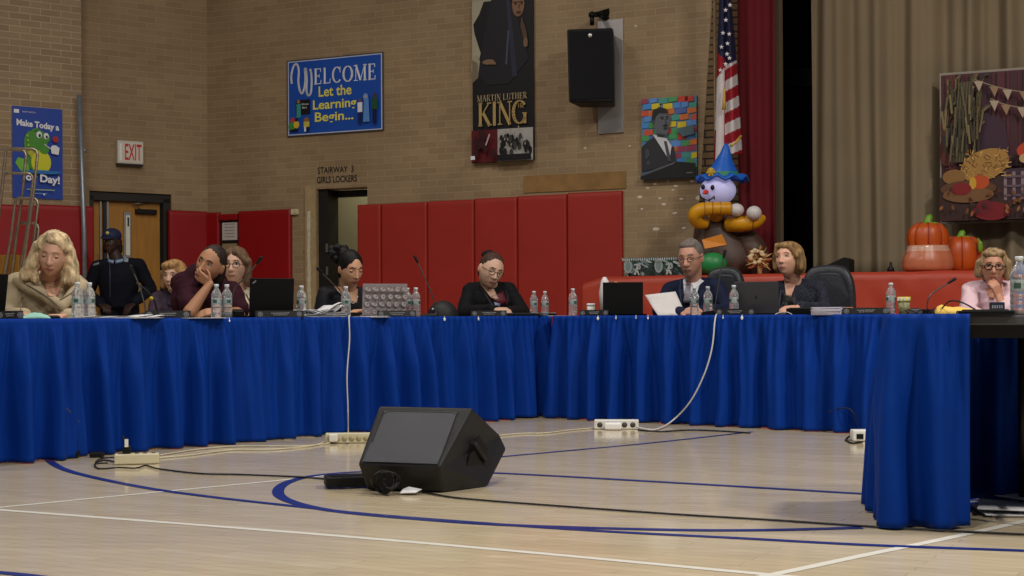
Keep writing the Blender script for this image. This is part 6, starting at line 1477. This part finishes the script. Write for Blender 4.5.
hg = hairm('golden', (156, 118, 76), .25)
person(dict(key='behind', Y=10.7, px=172, label='person with short golden hair and dark plum coat, half hidden behind the woman in maroon', hh=30, head=(174, 277, -.05), hrot=(-12, 4, 0), face=fL, iris=(60, 44, 34),
    skin=skin('fair', (204, 162, 140)), sh=[(158, 299, 0), (192, 301, .05)], garment='coat', armL=dict(el=(154, 317, -.05), wr=(160, 322, -.25)), armR=dict(el=(196, 318, 0), wr=(188, 322, -.2)), cloth=cloth_mat('plum_grey_wool', srgb(70, 56, 72), .85),
    kids=[hair([('e', (0, .02, .030), (.094, .10, .105)), ('e', (-.01, -.02, .085), (.075, .07, .04)), ('c', (-.085, 0, .03), (-.086, -.005, -.06), .030, .028), ('c', (.085, 0, .03), (.088, -.005, -.06), .030, .028), ('c', (0, .05, 0), (0, .06, -.07), .08, .07), ('c', (-.05, -.048, .092), (.04, -.048, .100), .020, .022)], hg, strand=.003),
          patch('scarf', [(166, 292), (176, 292), (174, 306), (168, 306)], mat('dark_scarf', srgb(46, 36, 52), .9), .01, .01)]))

mar = cloth_mat('maroon_knit', srgb(50, 17, 29), .85, .2)
hdb = hairm('dark_brown', (46, 34, 30), .25)
def batwing(cl, J, k):
    cl.cap(J((184, 284, 0)), J((180, 306, -.10)), .085, .055, 14); cl.cap(J((196, 276, .02)), J((184, 290, -.05)), .075, .07, 14)
    cl.cap(J((228, 291, .04)), J((239, 309, -.04)), .056, .052, 14); cl.cap(J((217, 284, .05)), J((228, 298, .0)), .065, .07, 14)
person(dict(key='leaner', Y=YL(212, .78), px=212, label='person in a loose maroon top resting tilted head on one hand', hh=38, head=(210.5, 264.5, -.12), hrot=(-14, 6, 24), eyes='open', gaze=(-.004, -.001), face=fL, iris=(34, 24, 20), cheek=1.04,
    skin=skin('olive', (178, 128, 96)), lip=(140, 78, 70), brow=(44, 32, 28), sh=[(190, 284, .04), (230, 293, .04)], cw=.165, cd=.12, rs=.07, ra=.05, garment='top', extra_cloth=[batwing],
    armL=dict(el=(190, 312, -.30), wr=(210, 283.5, -.24), sleeve=.4, puff=1.25, puffe=1.5, f=1.25, hsz=.86, hand=((-.86, -.12, .62), (-.15, -1, -.3), 1, .9)), armR=dict(el=(240, 313, -.06), wr=(220, 311.5, -.38), sleeve=.42, puff=1.2, puffe=1.4, f=1.1, hand=((-.98, -.1, -.08), (0, -.55, .8), -1, .45)), cloth=mar, wrinkle=1.6,
    kids=[hair([('e', (0, .016, .026), (.0785, .092, .098)), ('c', (0, .03, .06), (0, .075, -.01), .06, .06), ('c', (.055, .03, .0), (.05, .05, -.07), .035, .04), ('c', (-.055, .03, .03), (-.05, .05, -.04), .03, .03)], hdb, strand=.0018)]))

hbr = hairm('ash_brown', (104, 80, 62), .25)
person(dict(key='watcher', Y=10.4, px=238, label='person with glasses, brown bob and cream cardigan behind the woman in maroon', hh=36, head=(235, 266.5, -.05), hrot=(-3, 2, 0), face=fL, iris=(60, 46, 40),
    skin=skin('fair', (204, 162, 140)), lip=(170, 104, 100), brow=(100, 76, 60), sh=[(220, 299, 0), (261, 297, .03)], garment='cardigan', rs=.062, armL=dict(el=(218, 318, -.05), wr=(226, 324, -.25)), armR=dict(el=(266, 317, -.02), wr=(254, 324, -.25)), cloth=cloth_mat('cream_knit', srgb(214, 202, 178), .85),
    kids=[hair([('e', (0, .018, .030), (.088, .098, .100)), ('c', (-.03, -.055, .085), (-.075, -.03, .04), .022, .026), ('c', (.02, -.058, .088), (.077, -.03, .03), .022, .026), ('c', (-.080, 0, .03), (-.078, .0, -.085), .026, .024), ('c', (.083, 0, .03), (.080, -.004, -.10), .026, .026), ('c', (0, .05, 0), (0, .06, -.10), .07, .06)], hbr, strand=.0028),
          glasses(flat(40, 34, 34, .3)), strokes('lanyard', [[(246, 294), (250, 302), (252, 312)]], .004, flat(60, 50, 60), .006)]))

blk = cloth_mat('black_satin_top', srgb(26, 26, 32), .6, .2)
def bun(x, y, z, r): return ('e', (x, y, z), (r, r, r))
def collarbone(cl, J, k): pass
person(dict(key='student', Y=YL(350, .80), px=348, label='person in a black square-necked top with curly dark bun, looking down at a laptop', hh=35, head=(350.5, 269, -.10), hrot=(34, 22, -2), eyes='down', face=fL, nose=.9, jaw=.72, cheek=.95,
    skin=skin('light_olive', (206, 156, 124)), lip=(168, 92, 84), brow=(40, 28, 24), sh=[(325, 294, -.02), (371, 298, .08)], cw=.155, cd=.105, rs=.058, ra=.05, garment='top',
    armL=dict(el=(320, 318, -.06), wr=(344, 316, -.30), hand=((.8, -.3, .05), (0, 0, 1), 1, .5)), armR=dict(el=(380, 316, .0), wr=(366, 311, -.30), hand=((-.5, -.5, .0), (0, 0, 1), -1, .5)), cloth=blk,
    kids=[hair([('e', (0, .016, .028), (.078, .096, .098)), ('c', (-.01, .06, .06), (-.02, .085, .075), .05, .05), ('c', (-.05, .02, .02), (-.045, .04, -.05), .032, .025)], hdark, strand=.0016),
          hair([bun(-.04, .10, .065, .036), bun(-.065, .12, .06, .034), bun(-.03, .13, .085, .034), bun(-.055, .11, .10, .030), bun(-.095, .11, .065, .028), bun(-.04, .15, .045, .030), bun(-.01, .10, .10, .028), bun(-.085, .14, .09, .022), bun(-.065, .09, .035, .03)], hdark, name='hair_bun', strand=.006, freq=(60, 60, 60)),
          strokes('hair_parting', [], .001, hdark),
          patch('chest_skin', [(334, 286), (358, 289), (357, 303), (346, 301)], skin('light_olive', (206, 156, 124)), .006),
          strokes('neckline_trim', [[(331, 284), (337, 290), (345, 297), (352, 303), (355, 302), (358, 296)]], .0035, flat(196, 190, 184), .008), 
          strokes('bracelet', [], .002, hdark)]))

blz = cloth_mat('black_blazer_wool', srgb(22, 22, 25), .8, .1)
person(dict(key='writer', Y=YL(487, .76), px=488, label='person in a black blazer and glasses with hair tied back, writing', hh=33.5, head=(491, 270.5, -.12), hrot=(26, 20, 14), eyes='down', face=fL, cheek=1.08, jaw=1.1, neck=1.15,
    skin=skin('pale', (210, 170, 148)), lip=(176, 108, 100), brow=(70, 50, 44), sh=[(471, 291, .0), (509, 291, .04)], cw=.175, cd=.135, rs=.066, ra=.056, garment='blazer',
    armL=dict(el=(464, 312, -.08), wr=(495, 309.5, -.36), hand=((.9, -.3, -.05), (0, -.3, 1), 1, .9)), armR=dict(el=(523, 313, -.02), wr=(509, 311.5, -.32), hand=((-.8, -.4, 0), (0, -.2, 1), -1, .9)), cloth=blz,
    kids=[hair([('e', (0, .018, .026), (.0815, .096, .099)), ('c', (-.05, .02, .02), (-.045, .04, -.04), .032, .026)], hairm('brown', (72, 50, 42), .25), strand=.0016),
          hair([bun(-.02, .075, .085, .036), bun(-.04, .09, .075, .028)], hdark, name='hair_bun', strand=.002), glasses(flat(26, 22, 24, .3)),
          patch('chest_skin', [(481, 285), (494, 289), (499, 300), (492, 299)], skin('pale', (210, 170, 148)), .008), patch('blouse', [(490, 297), (503, 291), (508, 302), (500, 306)], flat(96, 20, 34), .008),
          strokes('lapel', [[(478, 283), (484, 293), (493, 306)], [(505, 290), (508, 299), (506, 305)]], .007, mat('lapel_black', srgb(30, 30, 34), .7), .004),
          patch('notepad', [(493.5, 302), (500, 303.5), (500, 306.5), (496, 305.5)], flat(130, 150, 190), .012, .004, fine=3)]))

suit = cloth_mat('navy_suit_wool', srgb(25, 32, 58), .75, .15)
hsh = mat('hair_cropped_grey', srgb(112, 102, 96), .8, noise_amt=.35, noise_scale=70)
person(dict(key='suit', Y=YM(690, .78), px=692, label='person in a navy suit and grey tie with cropped grey hair, reading a sheet', hh=36.5, head=(690.5, 258.5, -.10), hrot=(-26, 13, -3), eyes='down', face=fM, nose=1.2, jaw=1.05, cheek=.96, neck=1.1,
    skin=skin('ruddy', (196, 146, 124)), lip=(150, 96, 90), brow=(110, 90, 80), lidc=(80, 56, 50), sh=[(671, 290, .03), (716, 287, -.03)], cw=.175, cd=.125, rs=.066, ra=.058, garment='suit_jacket',
    armL=dict(el=(660, 311, -.06), wr=(682, 313, -.34), hand=((.6, -.5, .1), (0, -.6, .8), 1, .8)), armR=dict(el=(728, 312, -.10), wr=(702, 311, -.34), hand=((-.95, -.2, .05), (0, -.5, .8), -1, .8)), cloth=suit,
    kids=[hair([('e', (0, .020, .031), (.0762, .0915, .0925)), ('e', (0, -.008, .088), (.055, .060, .030))], hsh, strand=.0012, freq=(90, 90, 90), sm=1), glasses(flat(34, 30, 32, .3), .021, .013),
          patch('shirt', [(683, 280), (701, 280), (694, 303), (685, 303)], flat(214, 216, 224), .008, .004), patch('shirt_collar', [(684, 277), (689, 282), (688, 288), (683, 283)], flat(226, 228, 234), .014, .005), patch('shirt_collar', [(700, 279), (704, 281), (694, 290), (691, 283)], flat(226, 228, 234), .014, .005),
          patch('necktie', [(686.5, 281.5), (691, 281), (690.5, 303), (683, 303)], mat('grey_tie_silk', srgb(120, 116, 126), .45, noise_amt=.3, noise_scale=90), .016, .006),
          patch('tie_knot', [(685.5, 279.5), (691.5, 279), (690, 285), (686.5, 285)], mat('tie_knot_mauve', srgb(112, 84, 92), .5), .022, .008, fine=4),
          strokes('lapel', [[(681, 281), (680, 292), (682, 305)], [(707, 276), (703, 290), (696, 305)]], .008, mat('lapel_navy', srgb(30, 38, 66), .7), .004),
          strokes('ear_detail', [], .001, hsh)]))

twd = mat('dark_tweed', srgb(44, 46, 58), .85, spec=.2, noise_amt=1.0, noise_scale=110, bump=.5, bump_scale=160)
hbb = hairm('bob_ash_blonde', (140, 110, 72), .35)
person(dict(key='tweed', Y=YM(795, .80), px=797, label='person in a dark flecked tweed jacket with ash blonde bob, looking up to the left', hh=34, head=(788, 260, -.08), hrot=(-38, -4, -3), face=fM, iris=(54, 44, 40), gaze=(-.003, .001),
    skin=skin('warm', (214, 164, 140)), lip=(176, 96, 92), brow=(120, 90, 64), sh=[(772, 291, .02), (819, 289, .0)], cw=.165, cd=.115, rs=.062, ra=.056, garment='jacket',
    armL=dict(el=(766, 311, -.06), wr=(785, 312, -.36), hand=((.7, -.5, .0), (0, -.2, 1), 1, .6)), armR=dict(el=(824, 311, -.10), wr=(798, 307.5, -.38), hand=((-.95, -.3, -.1), (0, -.3, 1), -1, .6)), cloth=twd,
    kids=[hair([('e', (.004, .028, .028), (.092, .102, .099)), ('e', (.01, -.01, .086), (.070, .070, .036)), ('c', (-.082, -.01, .03), (-.084, -.01, -.045), .026, .022), ('c', (.086, -.005, .03), (.092, .0, -.055), .034, .030), ('c', (0, .055, .02), (0, .062, -.055), .085, .065), ('c', (.05, .04, 0), (.06, .04, -.06), .055, .045), ('c', (-.045, -.055, .092), (.05, -.052, .090), .022, .024), ('c', (.045, -.052, .085), (.080, -.034, .02), .024, .022), ('c', (-.05, -.05, .085), (-.078, -.035, .02), .018, .016)], hbb, strand=.003),
          patch('chest_skin', [(784, 279), (797, 280), (791, 297), (786, 296)], skin('warm', (214, 164, 140)), .010), patch('blouse', [(783, 293), (794, 293), (796, 308), (780, 308)], flat(18, 18, 24), .008),
          strokes('jacket_edge', [[(781, 277), (781, 290), (779, 306)], [(799, 280), (794, 292), (797, 308)]], .006, mat('tweed_edge', srgb(40, 42, 54), .9), .005)]))

pk = cloth_mat('pale_pink_knit', srgb(222, 190, 200), .8, .3)
person(dict(key='pink', Y=YM(990, .80), px=993, label='person in a pale pink top and dark glasses resting chin on hand at the right', hh=35, head=(993, 267.5, -.08), hrot=(-16, 6, 2), face=fM, iris=(40, 30, 26),
    skin=skin('tan', (186, 132, 106)), lip=(150, 84, 80), brow=(110, 80, 60), sh=[(972, 291, .03), (1018, 292, .0)], cw=.165, cd=.12, rs=.066, ra=.056, garment='top',
    armL=dict(el=(968, 313, -.10), wr=(984, 318, -.30)), armR=dict(el=(1006, 313, -.28), wr=(999, 297, -.20), sleeve=.45, f=1.05, hsz=.85, hand=((-.35, -.05, 1), (.3, -1, 0), 1, 1.1)), cloth=pk, wrinkle=1.3,
    kids=[hair([('e', (.004, .030, .030), (.092, .10, .098)), ('e', (0, -.005, .088), (.070, .070, .034)), ('c', (-.082, -.005, .03), (-.086, .0, -.045), .028, .030), ('c', (.088, .0, .03), (.094, .0, -.05), .032, .034), ('c', (0, .05, .02), (0, .06, -.06), .082, .065), ('c', (-.05, -.045, .092), (.05, -.045, .097), .020, .022)], hairm('greyed_blonde', (150, 124, 92), .4), strand=.003),
          glasses(flat(16, 16, 20, .25), .023, .0165, .0032), patch('chest_skin', [(985, 288), (998, 289), (994, 299), (989, 298)], skin('tan', (186, 132, 106)), .008)]))

# sheet held by the suited person
Yp = YM(665, .42)
t = thing('paper_sheet', 'large white sheet held up in front of the suited man', 'paper', (P(664, 300, Yp).x, Yp, TT + .0015)); iv = local(t); mb = MB(); mb.use(mat('held_paper', srgb(212, 208, 208), .7))
A_, B2, C_, D_ = (iv @ P(645, 295, Yp + .02), iv @ P(675.5, 291.5, Yp + .06), iv @ P(686, 315, Yp - .06), iv @ P(658, 315.5, Yp - .10))
rows = []
for j in range(9):
    v = j / 8; rows.append([(A_.lerp(B2, i / 10)).lerp(D_.lerp(C_, i / 10), v) + Vector((0, .018 * math.sin(PI * v) * (1 - i / 10), 0)) for i in range(11)])
mb.grid(rows); mb.build('sheet', parent=t, solid=.0012, fix=False)
t = thing('cone_party_hat', 'white and yellow crumpled wrapper behind the black laptop lid', 'wrapper', MA.at(607, .62, TT + .0015)); iv = local(t); Yp = t.location.y; mb = MB(); mb.use(flat(222, 214, 216)); 
rows = []
for f, rr in ((0, .05), (.6, .05), (.9, .03), (1, .012)):
    c = Vector((0, 0, 0)).lerp(iv @ P(604.5, 277, Yp), f); rows.append([c + Vector((rr * math.cos(2 * PI * k / 12), rr * math.sin(2 * PI * k / 12), 0)) for k in range(12)])
mb.grid(rows, True, True, True); mb.build('white_wrap', parent=t); mb = MB(); mb.use(flat(220, 150, 40)); c = iv @ P(616, 283.5, Yp); mb.cap((.03, 0, .01), c, .04, .016, 8); mb.build('yellow_wrap', parent=t)
t.name = 'wrapper'

# ------------------------------------------------------------------ light
w = bpy.data.worlds.new('hall_air'); SC.world = w; w.use_nodes = True
w.node_tree.nodes['Background'].inputs[0].default_value = (.80, .88, 1.0, 1); w.node_tree.nodes['Background'].inputs[1].default_value = .065
def lamp(x, y, z, e, sx, sy, col=(1, .93, .84)):
    l = bpy.data.lights.new('ceiling_or_fill_lamp', 'AREA'); l.shape = 'RECTANGLE'; l.size = sx; l.size_y = sy; l.energy = e; l.color = col
    o = bpy.data.objects.new('ceiling_or_fill_lamp', l); COL.objects.link(o); o.location = (x, y, z); o.rotation_euler = (0, 0, 0); return o
for x, y, e, s_ in ((5.2, 0.5, 330, .6), (4.8, 5.5, 300, .6), (-0.6, 2.0, 210, .6), (-0.6, 8.5, 110, .6), (-4.6, 3.0, 90, .6), (-3.6, 9.5, 80, .6)): lamp(x, y, 6.6, e, s_, s_)
q = WR.pos(wx(345), .8, 2.9); lamp(q.x, q.y, q.z, 16, .3, .3)  # unseen fill lamp added above the opening to brighten the passage
vs = SC.view_settings; vs.view_transform = 'Standard'; vs.look = 'None'; vs.exposure = 0.2; vs.gamma = 1.0; vs.use_curve_mapping = False
